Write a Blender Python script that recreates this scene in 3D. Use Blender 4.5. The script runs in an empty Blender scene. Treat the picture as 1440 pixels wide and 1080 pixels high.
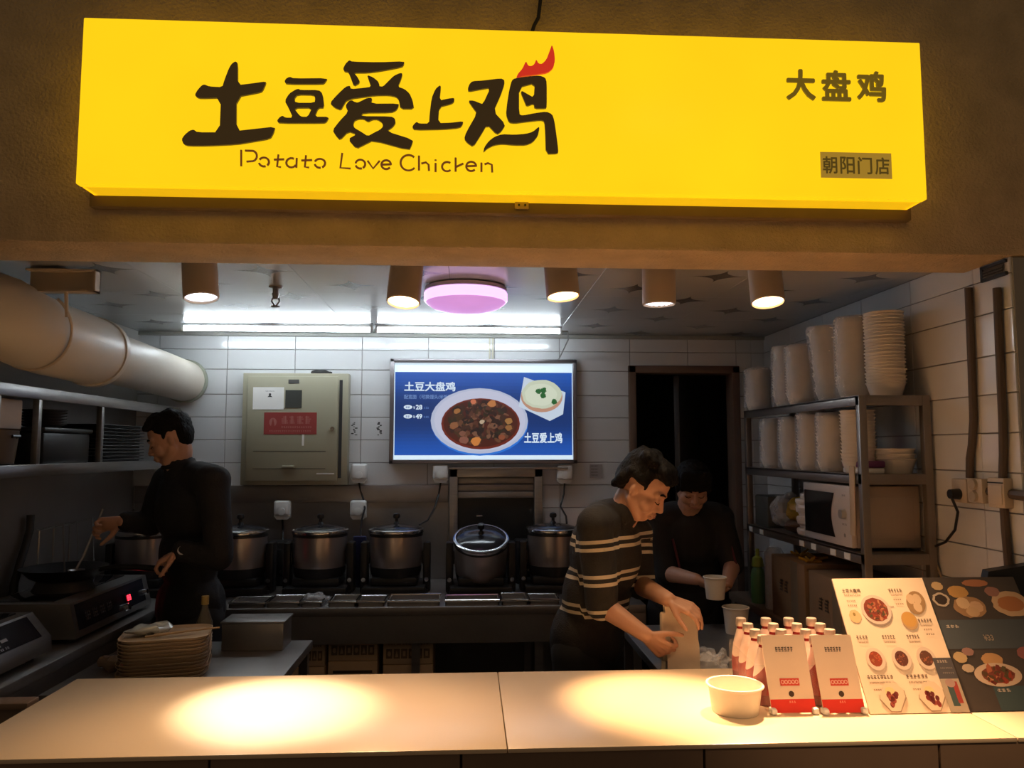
import bpy, bmesh, math, random
from mathutils import Vector, Matrix, Euler, Quaternion, noise

# ------------------------------------------------------------------ camera, world, exposure
scn = bpy.context.scene
COL = scn.collection
CAM = Vector((0.0, 0.0, 1.65))
YAW, PITCH, FPX = math.atan(60/1080), math.atan(92/1080), 1080.0
cd = bpy.data.cameras.new('camera'); cd.sensor_width = 36.0; cd.lens = 36.0*FPX/1440.0
cd.clip_start = 0.05; cd.clip_end = 60
cam = bpy.data.objects.new('camera', cd); COL.objects.link(cam)
cam.location = CAM; cam.rotation_euler = (math.pi/2+PITCH, 0, -YAW)
scn.camera = cam
w = bpy.data.worlds.new('food_hall'); scn.world = w; w.use_nodes = True
w.node_tree.nodes['Background'].inputs[0].default_value = (1.0, 0.72, 0.46, 1)   # dim warm hall light
w.node_tree.nodes['Background'].inputs[1].default_value = 0.078
vs = scn.view_settings
vs.view_transform = 'Standard'; vs.look = 'None'; vs.exposure = 0.32; vs.gamma = 1.0; vs.use_curve_mapping = False

TUBE_E, SIGN_E, POSTER_E, PURPLE_E = 23.0, 0.82, 0.66, 0.84
SPOT_W = 195.0

# ------------------------------------------------------------------ helpers
RM = Euler((math.pi/2+PITCH, 0, -YAW)).to_matrix()
def ray(px, py): return RM @ Vector(((px-720)/FPX, (540-py)/FPX, -1))
def atY(px, py, Y):
    d = ray(px, py); return CAM + d*(Y/d.y)
def atX(px, py, X):
    d = ray(px, py); return CAM + d*(X/d.x)
def atZ(px, py, Z):
    d = ray(px, py); return CAM + d*((Z-CAM.z)/d.z)
V = Vector
ORD = ['lowest', 'second', 'third', 'fourth', 'fifth', 'sixth', 'seventh', 'eighth', 'ninth', 'tenth', 'eleventh', 'twelfth', 'thirteenth', 'fourteenth', 'fifteenth', 'sixteenth', 'seventeenth', 'eighteenth', 'nineteenth', 'twentieth', 'twenty-first', 'twenty-second']
def nth(i, n): return 'topmost' if i == n-1 else ('lowest' if i == 0 else ORD[i]+' lowest')

MATS = {}
def srgb(r, g, b):
    f = lambda c: (c/255/12.92) if c/255 <= .04045 else ((c/255+.055)/1.055)**2.4
    return (f(r), f(g), f(b))
def mat(name, col=(.5, .5, .5), rough=.5, metal=0., var=.12, scale=6., bump=0., bscale=60., spec=.5, stretch=None,
        alpha=1., trans=0., sss=0., coat=0.):
    if name in MATS: return MATS[name]
    m = bpy.data.materials.new(name); m.use_nodes = True; MATS[name] = m
    nt = m.node_tree; b = nt.nodes['Principled BSDF']; L = nt.links.new
    tc = nt.nodes.new('ShaderNodeTexCoord'); mp = nt.nodes.new('ShaderNodeMapping'); L(tc.outputs['Object'], mp.inputs[0])
    if stretch: mp.inputs['Scale'].default_value = stretch
    n = nt.nodes.new('ShaderNodeTexNoise'); n.inputs['Scale'].default_value = scale; n.inputs['Detail'].default_value = 5
    L(mp.outputs[0], n.inputs['Vector'])
    r = nt.nodes.new('ShaderNodeMapRange'); r.inputs['To Min'].default_value = 1-var; r.inputs['To Max'].default_value = 1+var
    L(n.outputs['Fac'], r.inputs['Value'])
    h = nt.nodes.new('ShaderNodeHueSaturation'); h.inputs['Color'].default_value = (*col, 1)
    L(r.outputs[0], h.inputs['Value']); L(h.outputs[0], b.inputs['Base Color'])
    b.inputs['Roughness'].default_value = rough; b.inputs['Metallic'].default_value = metal
    b.inputs['Specular IOR Level'].default_value = spec
    b.inputs['Alpha'].default_value = alpha; b.inputs['Transmission Weight'].default_value = trans
    b.inputs['Coat Weight'].default_value = coat
    if sss:
        b.inputs['Subsurface Weight'].default_value = sss; b.inputs['Subsurface Radius'].default_value = (.012, .005, .003)
        b.inputs['Subsurface Scale'].default_value = 1.0
    if bump:
        n2 = nt.nodes.new('ShaderNodeTexNoise'); n2.inputs['Scale'].default_value = bscale; n2.inputs['Detail'].default_value = 4
        L(mp.outputs[0], n2.inputs['Vector'])
        bp = nt.nodes.new('ShaderNodeBump'); bp.inputs['Strength'].default_value = bump; bp.inputs['Distance'].default_value = .01
        L(n2.outputs['Fac'], bp.inputs['Height']); L(bp.outputs[0], b.inputs['Normal'])
    return m
def emit(name, col, strength, var=0., scale=3.):
    if name in MATS: return MATS[name]
    m = bpy.data.materials.new(name); m.use_nodes = True; MATS[name] = m
    nt = m.node_tree; b = nt.nodes['Principled BSDF']; L = nt.links.new
    b.inputs['Base Color'].default_value = (*[c*.5 for c in col], 1); b.inputs['Roughness'].default_value = .35
    b.inputs['Emission Color'].default_value = (*col, 1); b.inputs['Emission Strength'].default_value = strength
    if var:
        tc = nt.nodes.new('ShaderNodeTexCoord'); n = nt.nodes.new('ShaderNodeTexNoise'); n.inputs['Scale'].default_value = scale
        L(tc.outputs['Object'], n.inputs['Vector'])
        r = nt.nodes.new('ShaderNodeMapRange'); r.inputs['To Min'].default_value = strength*(1-var); r.inputs['To Max'].default_value = strength*(1+var)
        L(n.outputs['Fac'], r.inputs['Value']); L(r.outputs[0], b.inputs['Emission Strength'])
    return m
def print_mat(name, strength=0., rough=.4):
    """flat print: colour comes from the print's own colour attribute; back-lit when strength > 0"""
    if name in MATS: return MATS[name]
    m = bpy.data.materials.new(name); m.use_nodes = True; MATS[name] = m
    nt = m.node_tree; b = nt.nodes['Principled BSDF']; L = nt.links.new
    a = nt.nodes.new('ShaderNodeVertexColor'); a.layer_name = 'ink'
    b.inputs['Roughness'].default_value = rough
    if strength:
        b.inputs['Base Color'].default_value = (.02, .02, .02, 1)
        L(a.outputs['Color'], b.inputs['Emission Color']); b.inputs['Emission Strength'].default_value = strength
    else:
        L(a.outputs['Color'], b.inputs['Base Color'])
    return m

class MB:
    """collects shapes; build() links them as ONE mesh object"""
    def __init__(s): s.bm = bmesh.new()
    def box(s, c, d, bev=0., R=None, seg=2):
        M = Matrix.Translation(V(c)) @ (R.to_4x4() if R else Matrix()) @ Matrix.Diagonal((*d, 1))
        r = bmesh.ops.create_cube(s.bm, size=1, matrix=M)
        if bev:
            es = list({e for v in r['verts'] for e in v.link_edges})
            bmesh.ops.bevel(s.bm, geom=es, offset=bev, segments=seg, profile=.5, affect='EDGES')
        return s
    def bb(s, x0, x1, y0, y1, z0, z1, bev=0., seg=2):
        return s.box(((x0+x1)/2, (y0+y1)/2, (z0+z1)/2), (abs(x1-x0), abs(y1-y0), abs(z1-z0)), bev, None, seg)
    def rings(s, rs, cap0=True, cap1=True, closed=False):
        vs = [[s.bm.verts.new(p) for p in r] for r in rs]; n = len(rs[0])
        m = len(vs)
        for i in range(m if closed else m-1):
            a, b = vs[i], vs[(i+1) % m]
            for k in range(n): s.bm.faces.new((a[k], a[(k+1) % n], b[(k+1) % n], b[k]))
        if not closed:
            if cap0: s.bm.faces.new(list(reversed(vs[0])))
            if cap1: s.bm.faces.new(vs[-1])
        return s
    def cyl(s, p0, p1, r0, r1=None, n=20, cap=True):
        p0, p1 = V(p0), V(p1); r1 = r0 if r1 is None else r1
        d = (p1-p0).normalized(); a = d.orthogonal().normalized(); b = d.cross(a)
        R = lambda p, r: [p+(a*math.cos(2*math.pi*k/n)+b*math.sin(2*math.pi*k/n))*r for k in range(n)]
        return s.rings([R(p0, r0), R(p1, r1)], cap, cap)
    def tube(s, pts, r, n=10, closed=False, cap=True):
        pts = [V(p) for p in pts]; m = len(pts); rs = r if isinstance(r, (list, tuple)) else [r]*m
        out = []; a = None
        for i, p in enumerate(pts):
            if closed: t = (pts[(i+1) % m]-pts[i-1]).normalized()
            else: t = (pts[min(i+1, m-1)]-pts[max(i-1, 0)]).normalized()
            a = t.orthogonal().normalized() if a is None else (a-t*a.dot(t)).normalized()
            b = t.cross(a)
            out.append([p+(a*math.cos(2*math.pi*k/n)+b*math.sin(2*math.pi*k/n))*rs[i] for k in range(n)])
        return s.rings(out, cap, cap, closed)
    def lathe(s, prof, c=(0, 0, 0), n=32, R=None, cap0=True, cap1=True):
        c = V(c); out = []
        for r, z in prof:
            ring = [V((r*math.cos(2*math.pi*k/n), r*math.sin(2*math.pi*k/n), z)) for k in range(n)]
            out.append([(R @ p if R else p)+c for p in ring])
        return s.rings(out, cap0, cap1)
    def ell(s, c, r, R=None, u=20, v=12):
        M = Matrix.Translation(V(c)) @ (R.to_4x4() if R else Matrix()) @ Matrix.Diagonal((*r, 1))
        bmesh.ops.create_uvsphere(s.bm, u_segments=u, v_segments=v, radius=1, matrix=M); return s
    def caps(s, p0, p1, r0, r1=None, n=14):
        """tapered capsule"""
        p0, p1 = V(p0), V(p1); r1 = r0 if r1 is None else r1
        d = p1-p0; L = d.length
        if L < 1e-6: return s.ell(p0, (r0,)*3)
        d /= L; a = d.orthogonal().normalized(); b = d.cross(a); out = []
        for th in (-80, -55, -30, 0): out.append((p0+d*r0*math.sin(math.radians(th)), r0*math.cos(math.radians(th))))
        for th in (0, 30, 55, 80): out.append((p1+d*r1*math.sin(math.radians(th)), r1*math.cos(math.radians(th))))
        return s.rings([[p+(a*math.cos(2*math.pi*k/n)+b*math.sin(2*math.pi*k/n))*r for k in range(n)] for p, r in out])
    def prism(s, poly, o, u, v, depth):
        """polygon poly in the plane o+u*x+v*y, thickened by depth along u x v"""
        o, u, v = V(o), V(u), V(v); n = u.cross(v).normalized()
        A = [o+u*x+v*y for x, y in poly]; B = [p+n*depth for p in A]
        return s.rings([A, B])
    def noise(s, amp, sc, seed=0):
        s.bm.normal_update()
        for v in s.bm.verts: v.co += v.normal*noise.noise(v.co*sc+V((seed, seed*2, 0)))*amp
        return s
    def mesh(s, name, m, off=None, angle=35):
        bmesh.ops.recalc_face_normals(s.bm, faces=s.bm.faces[:])
        me = bpy.data.meshes.new(name)
        if off is not None: bmesh.ops.translate(s.bm, verts=s.bm.verts[:], vec=-V(off))
        s.bm.to_mesh(me); s.bm.free()
        if m: me.materials.append(m)
        for p in me.polygons: p.use_smooth = True
        me.set_sharp_from_angle(angle=math.radians(angle))
        return me
    def build(s, name, m, parent=None, loc=None, angle=35):
        off = V(loc) if loc is not None else (V(parent['_o']) if parent is not None and '_o' in parent else V((0, 0, 0)))
        o = bpy.data.objects.new(name, s.mesh(name, m, off, angle)); COL.objects.link(o)
        if parent is not None: o.parent = parent
        else: o.location = off
        o['_o'] = tuple(off)
        return o
def tag(o, label=None, cat=None, group=None, kind=None):
    if label: o['label'] = label
    if cat: o['category'] = cat
    if group: o['group'] = group
    if kind: o['kind'] = kind
    return o
def thing(name, label, cat, loc=(0, 0, 0), group=None):
    o = bpy.data.objects.new(name, None); COL.objects.link(o); o.location = loc; o['_o'] = tuple(loc); o.empty_display_size = .05
    return tag(o, label, cat, group)
def struct(o): o['kind'] = 'structure'; return o
def copy_tree(o, parent=None):
    c = o.copy(); COL.objects.link(c)
    if parent is not None: c.parent = parent
    for ch in list(o.children): copy_tree(ch, c)
    return c
def pieces(name, me, parent, mats):
    for M in mats:
        o = bpy.data.objects.new(name, me); COL.objects.link(o); o.parent = parent; o.matrix_local = M

WORK = bpy.data.scenes.new('workbench')          # evaluates text, outlines and remeshing away from the growing scene
def mesh_from_eval(o):
    vl = WORK.view_layers[0]; WORK.collection.objects.link(o); vl.update(); dg = vl.depsgraph
    me = bpy.data.meshes.new_from_object(o.evaluated_get(dg)); WORK.collection.objects.unlink(o); return me
TXT = {}
def text_mesh(body, bold=0.):
    k = (body, bold)
    if k in TXT: return TXT[k]
    c = bpy.data.curves.new('t', 'FONT'); c.body = body; c.resolution_u = 3
    o = bpy.data.objects.new('t', c)
    me = mesh_from_eval(o)
    r = ([tuple(v.co) for v in me.vertices], [tuple(p.vertices) for p in me.polygons])
    if bold:                                      # heavier weight: the glyph laid over itself, shifted a little
        vs, fs = r; n = len(vs); V2, F2 = [], []
        for i, (dx, dy) in enumerate(((0, 0), (bold, 0), (-bold, 0), (0, bold), (0, -bold), (bold*.7, bold*.7), (-bold*.7, bold*.7), (bold*.7, -bold*.7), (-bold*.7, -bold*.7))):
            V2 += [(x+dx, y+dy, z) for x, y, z in vs]; F2 += [tuple(k_+i*n for k_ in f) for f in fs]
        r = (V2, F2)
    bpy.data.objects.remove(o); bpy.data.meshes.remove(me); bpy.data.curves.remove(c)
    TXT[k] = r; return r
def curve_mesh(polys, extrude=0., bevel=0.):
    """filled outline(s) with holes, in 2D, as (verts, faces)"""
    c = bpy.data.curves.new('c', 'CURVE'); c.dimensions = '2D'; c.fill_mode = 'BOTH'; c.extrude = extrude
    for P in polys:
        sp = c.splines.new('POLY'); sp.points.add(len(P)-1); sp.use_cyclic_u = True
        for q, (x, y) in zip(sp.points, P): q.co = (x, y, 0, 1)
    o = bpy.data.objects.new('c', c)
    me = mesh_from_eval(o)
    r = ([tuple(v.co) for v in me.vertices], [tuple(p.vertices) for p in me.polygons])
    bpy.data.objects.remove(o); bpy.data.meshes.remove(me); bpy.data.curves.remove(c)
    return r
def smooth_poly(P, it=2):
    for _ in range(it):
        Q = []
        for i in range(len(P)):
            a, b = P[i], P[(i+1) % len(P)]
            Q += [(a[0]*.8+b[0]*.2, a[1]*.8+b[1]*.2), (a[0]*.2+b[0]*.8, a[1]*.2+b[1]*.8)]
        P = Q
    return P
class Print:
    """flat printed matter on the plane o + u*x + v*y (metres), layers 0.02 mm apart"""
    def __init__(s, o, u, v, step=.00002):
        s.o, s.u, s.v = V(o), V(u).normalized(), V(v).normalized(); s.n = s.u.cross(s.v).normalized()
        s.vs, s.fs, s.cs, s.k, s.step = [], [], [], 1, step
    def raw(s, vs, fs, col):
        b = len(s.vs); off = s.n*(s.step*s.k)
        s.vs += [s.o+s.u*x+s.v*y+off for x, y, *_ in vs]; s.fs += [tuple(i+b for i in f) for f in fs]; s.cs += [col]*len(fs)
    def up(s): s.k += 1; return s
    def poly(s, P, col, up=True):
        if up: s.k += 1
        s.raw(P, [tuple(range(len(P)))], col); return s
    def rect(s, x0, y0, x1, y1, col, up=True): return s.poly([(x0, y0), (x1, y0), (x1, y1), (x0, y1)], col, up)
    def oval(s, cx, cy, rx, ry, col, n=28, rot=0., up=True, wob=0., seed=0):
        rnd = random.Random(seed); P = []
        for k in range(n):
            t = 2*math.pi*k/n; q = 1+(rnd.random()-.5)*wob
            x, y = rx*q*math.cos(t), ry*q*math.sin(t)
            P.append((cx+x*math.cos(rot)-y*math.sin(rot), cy+x*math.sin(rot)+y*math.cos(rot)))
        return s.poly(P, col, up)
    def text(s, body, x, y, w, col, bold=0., h=None, up=True):
        """left-bottom at x,y; scaled to width w (and height h)"""
        vs, fs = text_mesh(body, bold)
        x0, x1 = min(p[0] for p in vs), max(p[0] for p in vs); y0, y1 = min(p[1] for p in vs), max(p[1] for p in vs)
        k = w/(x1-x0); ky = k if h is None else h/(y1-y0)
        if up: s.k += 1
        s.raw([(x+(p[0]-x0)*k, y+(p[1]-y0)*ky) for p in vs], fs, col); return s
    def greek(s, x, y, w, h, n, col, seed=0, dens=3):
        """a line of print too small to read: marks with the rhythm of characters"""
        rnd = random.Random(seed); s.k += 1; cw = w/n
        for i in range(n):
            for j in range(dens):
                yy = y+h*(j+.15)/dens; a = rnd.uniform(0, .2); b = rnd.uniform(.6, .9)
                s.raw([(x+cw*(i+a), yy), (x+cw*(i+b), yy), (x+cw*(i+b), yy+h*.5/dens), (x+cw*(i+a), yy+h*.5/dens)], [(0, 1, 2, 3)], col)
            xx = x+cw*(i+rnd.uniform(.2, .6))
            s.raw([(xx, y), (xx+cw*.14, y), (xx+cw*.14, y+h), (xx, y+h)], [(0, 1, 2, 3)], col)
        return s
    def dish(s, cx, cy, rx, ry, inner, cols, seed=0, n=40, rim=(.9, .9, .92), rot=0., size=.16, food=.8):
        rnd = random.Random(seed)
        s.oval(cx, cy, rx, ry, rim, rot=rot); s.oval(cx, cy, rx*food, ry*food, inner, rot=rot, wob=.05, seed=seed)
        s.k += 1
        for i in range(n):
            r = math.sqrt(rnd.random())*food*.86; t = rnd.random()*6.283
            x, y = rx*r*math.cos(t), ry*r*math.sin(t)
            a = rx*size*rnd.uniform(.5, 1.2); b = a*rnd.uniform(.35, .8)
            s.oval(cx+x*math.cos(rot)-y*math.sin(rot), cy+x*math.sin(rot)+y*math.cos(rot), a, b, rnd.choice(cols), n=6, rot=rnd.random()*3, wob=.5, seed=seed*99+i, up=(i % 8 == 0))
        return s
    def build(s, name, m, parent):
        off = V(parent['_o']) if '_o' in parent else V((0, 0, 0))
        me = bpy.data.meshes.new(name); me.from_pydata([tuple(p-off) for p in s.vs], [], s.fs); me.materials.append(m)
        at = me.color_attributes.new('ink', 'FLOAT_COLOR', 'CORNER')
        buf = []
        for p, c in zip(me.polygons, s.cs): buf += [*c[:3], 1.0]*p.loop_total
        at.data.foreach_set('color', buf)
        o = bpy.data.objects.new(name, me); COL.objects.link(o); o.parent = parent; o['_o'] = tuple(off)
        return o

# ------------------------------------------------------------------ shared materials
STEEL = mat('brushed_steel', (.36, .345, .335), .34, .9, .18, 9, .05, 90, stretch=(1, 1, 12))
STEEL_D = mat('dull_steel', (.30, .285, .275), .42, .85, .2, 7, .05, 70)
CHROME = mat('polished_steel', (.62, .62, .63), .18, 1., .06)
BLACKP = mat('black_plastic', (.012, .012, .013), .38, 0, .2)
DARK = mat('dark_rubber', (.016, .015, .015), .6, 0, .2)
WHITEP = mat('white_plastic', (.72, .72, .7), .4, 0, .05)
CREAM = mat('cream_paint', (.62, .5, .36), .5, 0, .06, 4)
PAPER = mat('white_paper', (.8, .79, .76), .7, 0, .04)
CARD = mat('corrugated_card', (.52, .38, .25), .85, 0, .12, 8, .1, 120)
TILE = mat('glazed_white_tile', (.66, .67, .68), .13, 0, .05, 2.5, .015, 9, spec=.6)
GROUT = mat('grey_grout', (.3, .29, .28), .9)
PLASTER = mat('rough_tan_plaster', (.60, .45, .265), .9, 0, .3, 9, .8, 95)
BROWN = mat('dark_brown_board', (.17, .11, .075), .55, 0, .2, 5)
LAMIN = mat('cream_laminate', (.70, .55, .395), .32, 0, .05, 3)
PLASTIC = mat('clear_film', (.85, .85, .88), .2, 0, .1, 20, .6, 45, alpha=.3)
BOWLP = mat('white_bowl_paper', (.72, .66, .58), .6, 0, .05)
# ------------------------------------------------------------------ the setting
YB, XL, XR, ZC = 4.6, -1.94, 1.81, 2.34
DX0, DX1, DZ = atY(886, 560, YB).x, atY(1036, 560, YB).x, atY(960, 523, YB).z
floor = struct(MB().bb(-4.5, 4.5, -3, 6.6, -.06, 0).build('floor', mat('dark_floor_tile', (.11, .09, .075), .3, 0, .2, 3)))
wb = MB()
wb.bb(XL-.1, DX0, YB, YB+.12, 0, ZC+.2); wb.bb(DX1, XR+.1, YB, YB+.12, 0, ZC+.2); wb.bb(DX0, DX1, YB, YB+.12, DZ, ZC+.2)
wall_back = struct(wb.build('wall_back', GROUT))
wall_left = struct(MB().bb(XL-.12, XL, 2.68, YB, 0, ZC+.2).build('wall_left', mat('grey_wall_paint', (.5, .49, .47), .5, 0, .08, 2)))
wall_right = struct(MB().bb(XR, XR+.12, 2.425, YB, 0, 2.29).bb(XR, XR+.12, 2.69, YB, 2.29, ZC+.2).build('wall_right', GROUT))
ceiling = struct(MB().bb(XL-.1, XR+.1, 2.685, YB, ZC+.012, ZC+.05).build('ceiling', mat('ceiling_grid', (.3, .3, .3), .6)))
wall_front = struct(MB().bb(-3.6, 3.6, 2.42, 2.68, 2.293, 3.7, .012, 2).build('wall_front', PLASTER))
# tiles
def tile_mesh(name, w, h, m): return MB().box((0, 0, 0), (w-.004, .008, h-.004), .0015, seg=1).mesh(name, m)
def tile_wall(parent, P, R, us, vs, skip, m):
    """us, vs: joint positions along the wall and up; P(u, v) -> centre in space"""
    W, H = us[2]-us[1], vs[2]-vs[1]; me = tile_mesh('tile', W, H, m); out = []
    for i in range(len(us)-1):
        for j in range(len(vs)-1):
            w_, h_ = us[i+1]-us[i], vs[j+1]-vs[j]
            if w_ < .03 or h_ < .02 or skip(us[i], us[i+1], vs[j], vs[j+1]): continue
            out.append(Matrix.Translation(P((us[i]+us[i+1])/2, (vs[j]+vs[j+1])/2)) @ R @ Matrix.Diagonal((w_/W, 1, h_/H, 1)))
    pieces('tile', me, parent, out)
def joints(a, b, x0, p):
    k = math.ceil((a-x0)/p); r = [a]
    while x0+k*p < b-1e-4:
        if x0+k*p > a+1e-3: r.append(x0+k*p)
        k += 1
    return r+[b]
TX0 = atY(414, 560, YB).x; TP = atY(508.5, 560, YB).x-TX0
TZ0 = atY(414, 523.5, YB).z; TZP = (TZ0-atY(414, 586.8, YB).z)/2
us = [u for u in joints(XL, XR, TX0, TP)]
for d in (DX0, DX1): us.append(d)
us = sorted(u for u in us if u in (DX0, DX1) or min(abs(u-DX0), abs(u-DX1)) > .05)
vz = joints(.95, ZC, TZ0, TZP); vz = sorted([z for z in vz if abs(z-DZ) > .04]+[DZ])
# keep a standard pitch in places 1-2 for the shared tile
us_std = [TX0-TP*9, TX0, TX0+TP]; 
def tiles(parent, P, R, us, vs, W, H, skip, m):
    me = tile_mesh('tile', W, H, m); out = []
    for i in range(len(us)-1):
        for j in range(len(vs)-1):
            w_, h_ = us[i+1]-us[i], vs[j+1]-vs[j]
            if w_ < .025 or h_ < .02 or skip((us[i]+us[i+1])/2, (vs[j]+vs[j+1])/2): continue
            out.append(Matrix.Translation(P((us[i]+us[i+1])/2, (vs[j]+vs[j+1])/2)) @ R @ Matrix.Diagonal((w_/W, 1, h_/H, 1)))
    pieces('tile', me, parent, out)
HX0, HX1 = atY(632, 700, YB).x, atY(762, 700, YB).x        # serving hatch
tiles(wall_back, lambda u, v: V((u, YB-.003, v)), Matrix(), us, vz, TP, TZP,
      lambda u, v: (DX0 < u < DX1 and v < DZ) or (HX0+.1 < u < HX1-.1 and v < 1.4) or (u < HX0 and v < 1.25), TILE)
RZ90 = Matrix.Rotation(math.pi/2, 4, 'Z')
tiles(wall_right, lambda u, v: V((XR-.003, u, v)), RZ90, joints(2.43, YB-.005, 2.62, TP), vz, TP, TZP, lambda u, v: v > 2.29 and u < 2.7, TILE)
# ceiling panels with a printed star pattern
cm = mat('ceiling_panel', (.41, .415, .42), .2, 0, .06, 3)
nt = cm.node_tree; L = nt.links.new
geo = nt.nodes.new('ShaderNodeNewGeometry'); sep = nt.nodes.new('ShaderNodeSeparateXYZ'); L(geo.outputs['Position'], sep.inputs[0])
def mth(op, a, b=None, c=None):
    n = nt.nodes.new('ShaderNodeMath'); n.operation = op
    for i, x in enumerate((a, b, c)):
        if x is None: continue
        if isinstance(x, (int, float)): n.inputs[i].default_value = x
        else: L(x, n.inputs[i])
    return n.outputs[0]
def star(ox, oy, k):
    ax = mth('ABSOLUTE', mth('SUBTRACT', mth('FRACT', mth('MULTIPLY_ADD', sep.outputs['X'], 1/.6, ox)), .5))
    ay = mth('ABSOLUTE', mth('SUBTRACT', mth('FRACT', mth('MULTIPLY_ADD', sep.outputs['Y'], 1/.5, oy)), .5))
    return mth('LESS_THAN', mth('ADD', mth('POWER', ax, .5), mth('POWER', ay, .5)), k)
st = mth('MAXIMUM', star(.83, .54, .47), star(.33, .04, .47))
hue = [n for n in nt.nodes if n.type == 'HUE_SAT'][0]; bs = nt.nodes['Principled BSDF']
mx = nt.nodes.new('ShaderNodeMix'); mx.data_type = 'RGBA'; L(st, mx.inputs[0]); L(hue.outputs[0], mx.inputs[6]); mx.inputs[7].default_value = (.12, .12, .125, 1)
L(mx.outputs[2], bs.inputs['Base Color'])
pm = MB().box((0, 0, 0), (.599, .599, .012), .0006, seg=1).mesh('ceiling_panel', cm)
cx = joints(XL, XR, atZ(835, 400, ZC).x, .6); cy = joints(2.68, YB-.004, 4.0, .6)
pieces('ceiling_panel', pm, ceiling, [Matrix.Translation(((a+b)/2, (c+d)/2, ZC+.006)) @ Matrix.Diagonal(((b-a)/.6, (d-c)/.6, 1, 1))
       for a, b in zip(cx, cx[1:]) for c, d in zip(cy, cy[1:]) if b-a > .03 and d-c > .03])
cor = MB(); cor.bb(XL, XR, YB-.03, YB-.008, ZC-.022, ZC, .004); struct(cor.build('trim_1', mat('ceiling_trim', (.33, .33, .3), .5)))
# doorway with a dark store room behind it
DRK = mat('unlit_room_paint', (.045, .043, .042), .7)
d1 = thing('door_1', 'dark open doorway with brown frame in back wall', None, ((DX0+DX1)/2, YB, 0)); struct(d1)
fr = MB(); t = .045
fr.bb(DX0-.012, DX0+t-.012, YB-.03, YB+.1, 0, DZ+t-.01, .004); fr.bb(DX1-t+.012, DX1+.012, YB-.03, YB+.1, 0, DZ+t-.01, .004); fr.bb(DX0-.012, DX1+.012, YB-.03, YB+.1, DZ-.01, DZ+t-.01, .004)
fr.build('door_frame', mat('brown_door_frame', (.16, .10, .07), .5, 0, .2), d1)
lf = MB(); Rl = Matrix.Rotation(math.radians(62), 3, 'Z'); lf.box((DX1-.2, YB+.36, DZ/2), (.66, .035, DZ-.04), .004, Rl)
leaf = lf.build('door_leaf', mat('dark_door', (.05, .047, .045), .5), d1)
MB().cyl((DX1-.33, YB+.07, 1.02), (DX1-.37, YB+.06, 1.02), .02).build('handle', CHROME, leaf)
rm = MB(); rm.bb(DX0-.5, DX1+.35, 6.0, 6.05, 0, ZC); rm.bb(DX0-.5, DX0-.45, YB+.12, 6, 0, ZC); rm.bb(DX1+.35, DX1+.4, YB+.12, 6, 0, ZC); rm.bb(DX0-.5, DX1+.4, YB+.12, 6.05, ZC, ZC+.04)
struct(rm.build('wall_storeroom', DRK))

# ------------------------------------------------------------------ illuminated sign
SY = 2.28
A, B_, C_, D_ = atY(117, 26, SY), atY(1293, 58, SY), atY(1305, 281, SY), atY(106, 258, SY)
sx0, sx1 = (A.x+D_.x)/2, (B_.x+C_.x)/2; sz1, sz0 = (A.z+B_.z)/2, (C_.z+D_.z)/2
sign = thing('shop_sign', 'long glowing yellow lightbox shop sign with black lettering', 'sign', ((sx0+sx1)/2, 2.40, sz0))
YEL = emit('yellow_acrylic_lit', (1.0, .61, .006), SIGN_E, .1, 2.2)
MB().bb(sx0, sx1, SY, SY+.03, sz0, sz1, .004).build('face_panel', YEL, sign)
sb = MB()
for (p, q) in (((sx0+.006, sx1-.006, SY+.03, 2.385, sz0-.0, sz0+.01), 0), ((sx0+.006, sx1-.006, SY+.03, 2.385, sz1-.01, sz1), 0),
               ((sx0+.006, sx0+.016, SY+.03, 2.385, sz0, sz1), 0), ((sx1-.016, sx1-.006, SY+.03, 2.385, sz0, sz1), 0)): sb.bb(*p)
sb.build('side_panels', emit('yellow_acrylic_edge', (1.0, .56, .006), SIGN_E*.75, .1, 3), sign)
MB().bb(sx0-.01, sx1+.01, 2.385, 2.42, sz0-.035, sz1+.02, .004).build('back_board', mat('sign_back', (.22, .15, .07), .7, 0, .2), sign)
INK = emit('black_acrylic', (.024, .013, .004), 1.0); RED = emit('red_acrylic', (.60, .028, .012), .75)
def on_sign(x, y): p = atY(x, y, SY); return (p.x, p.z)
def sign_shape(name, polys, off, sc, m, depth=.008, label=None, parent=sign, y=None, sm=1):
    P = [smooth_poly([on_sign(off[0]+x/sc, off[1]+yy/sc) for x, yy in q], sm) for q in polys]
    vs, fs = curve_mesh(P, depth/2)
    b = MB(); bv = [b.bm.verts.new((x, (SY if y is None else y)-depth/2-.0005-z, zz)) for x, zz, z in vs]
    for f in fs:
        try: b.bm.faces.new([bv[i] for i in f])
        except ValueError: pass
    bmesh.ops.remove_doubles(b.bm, verts=b.bm.verts[:], dist=1e-5)
    o = b.build(name, m, parent)
    if label: o['label'] = label
    return o
sign_shape('character', [[(130,905),(160,860),(215,812),(260,800),(300,830),(540,830),(555,455),(330,462),(290,450),(273,425),(300,375),(345,325),(375,312),(430,335),(570,342),(590,270),(640,140),(670,90),(710,62),(735,80),(735,320),(900,300),(1040,280),(1035,310),(1000,385),(960,400),(720,445),(720,815),(900,795),(1140,768),(1120,840),(1085,898),(900,930),(720,960),(400,975),(200,975),(150,960)]], (240, 80), 7.7125, INK, label='black brush-style character for earth')
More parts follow.
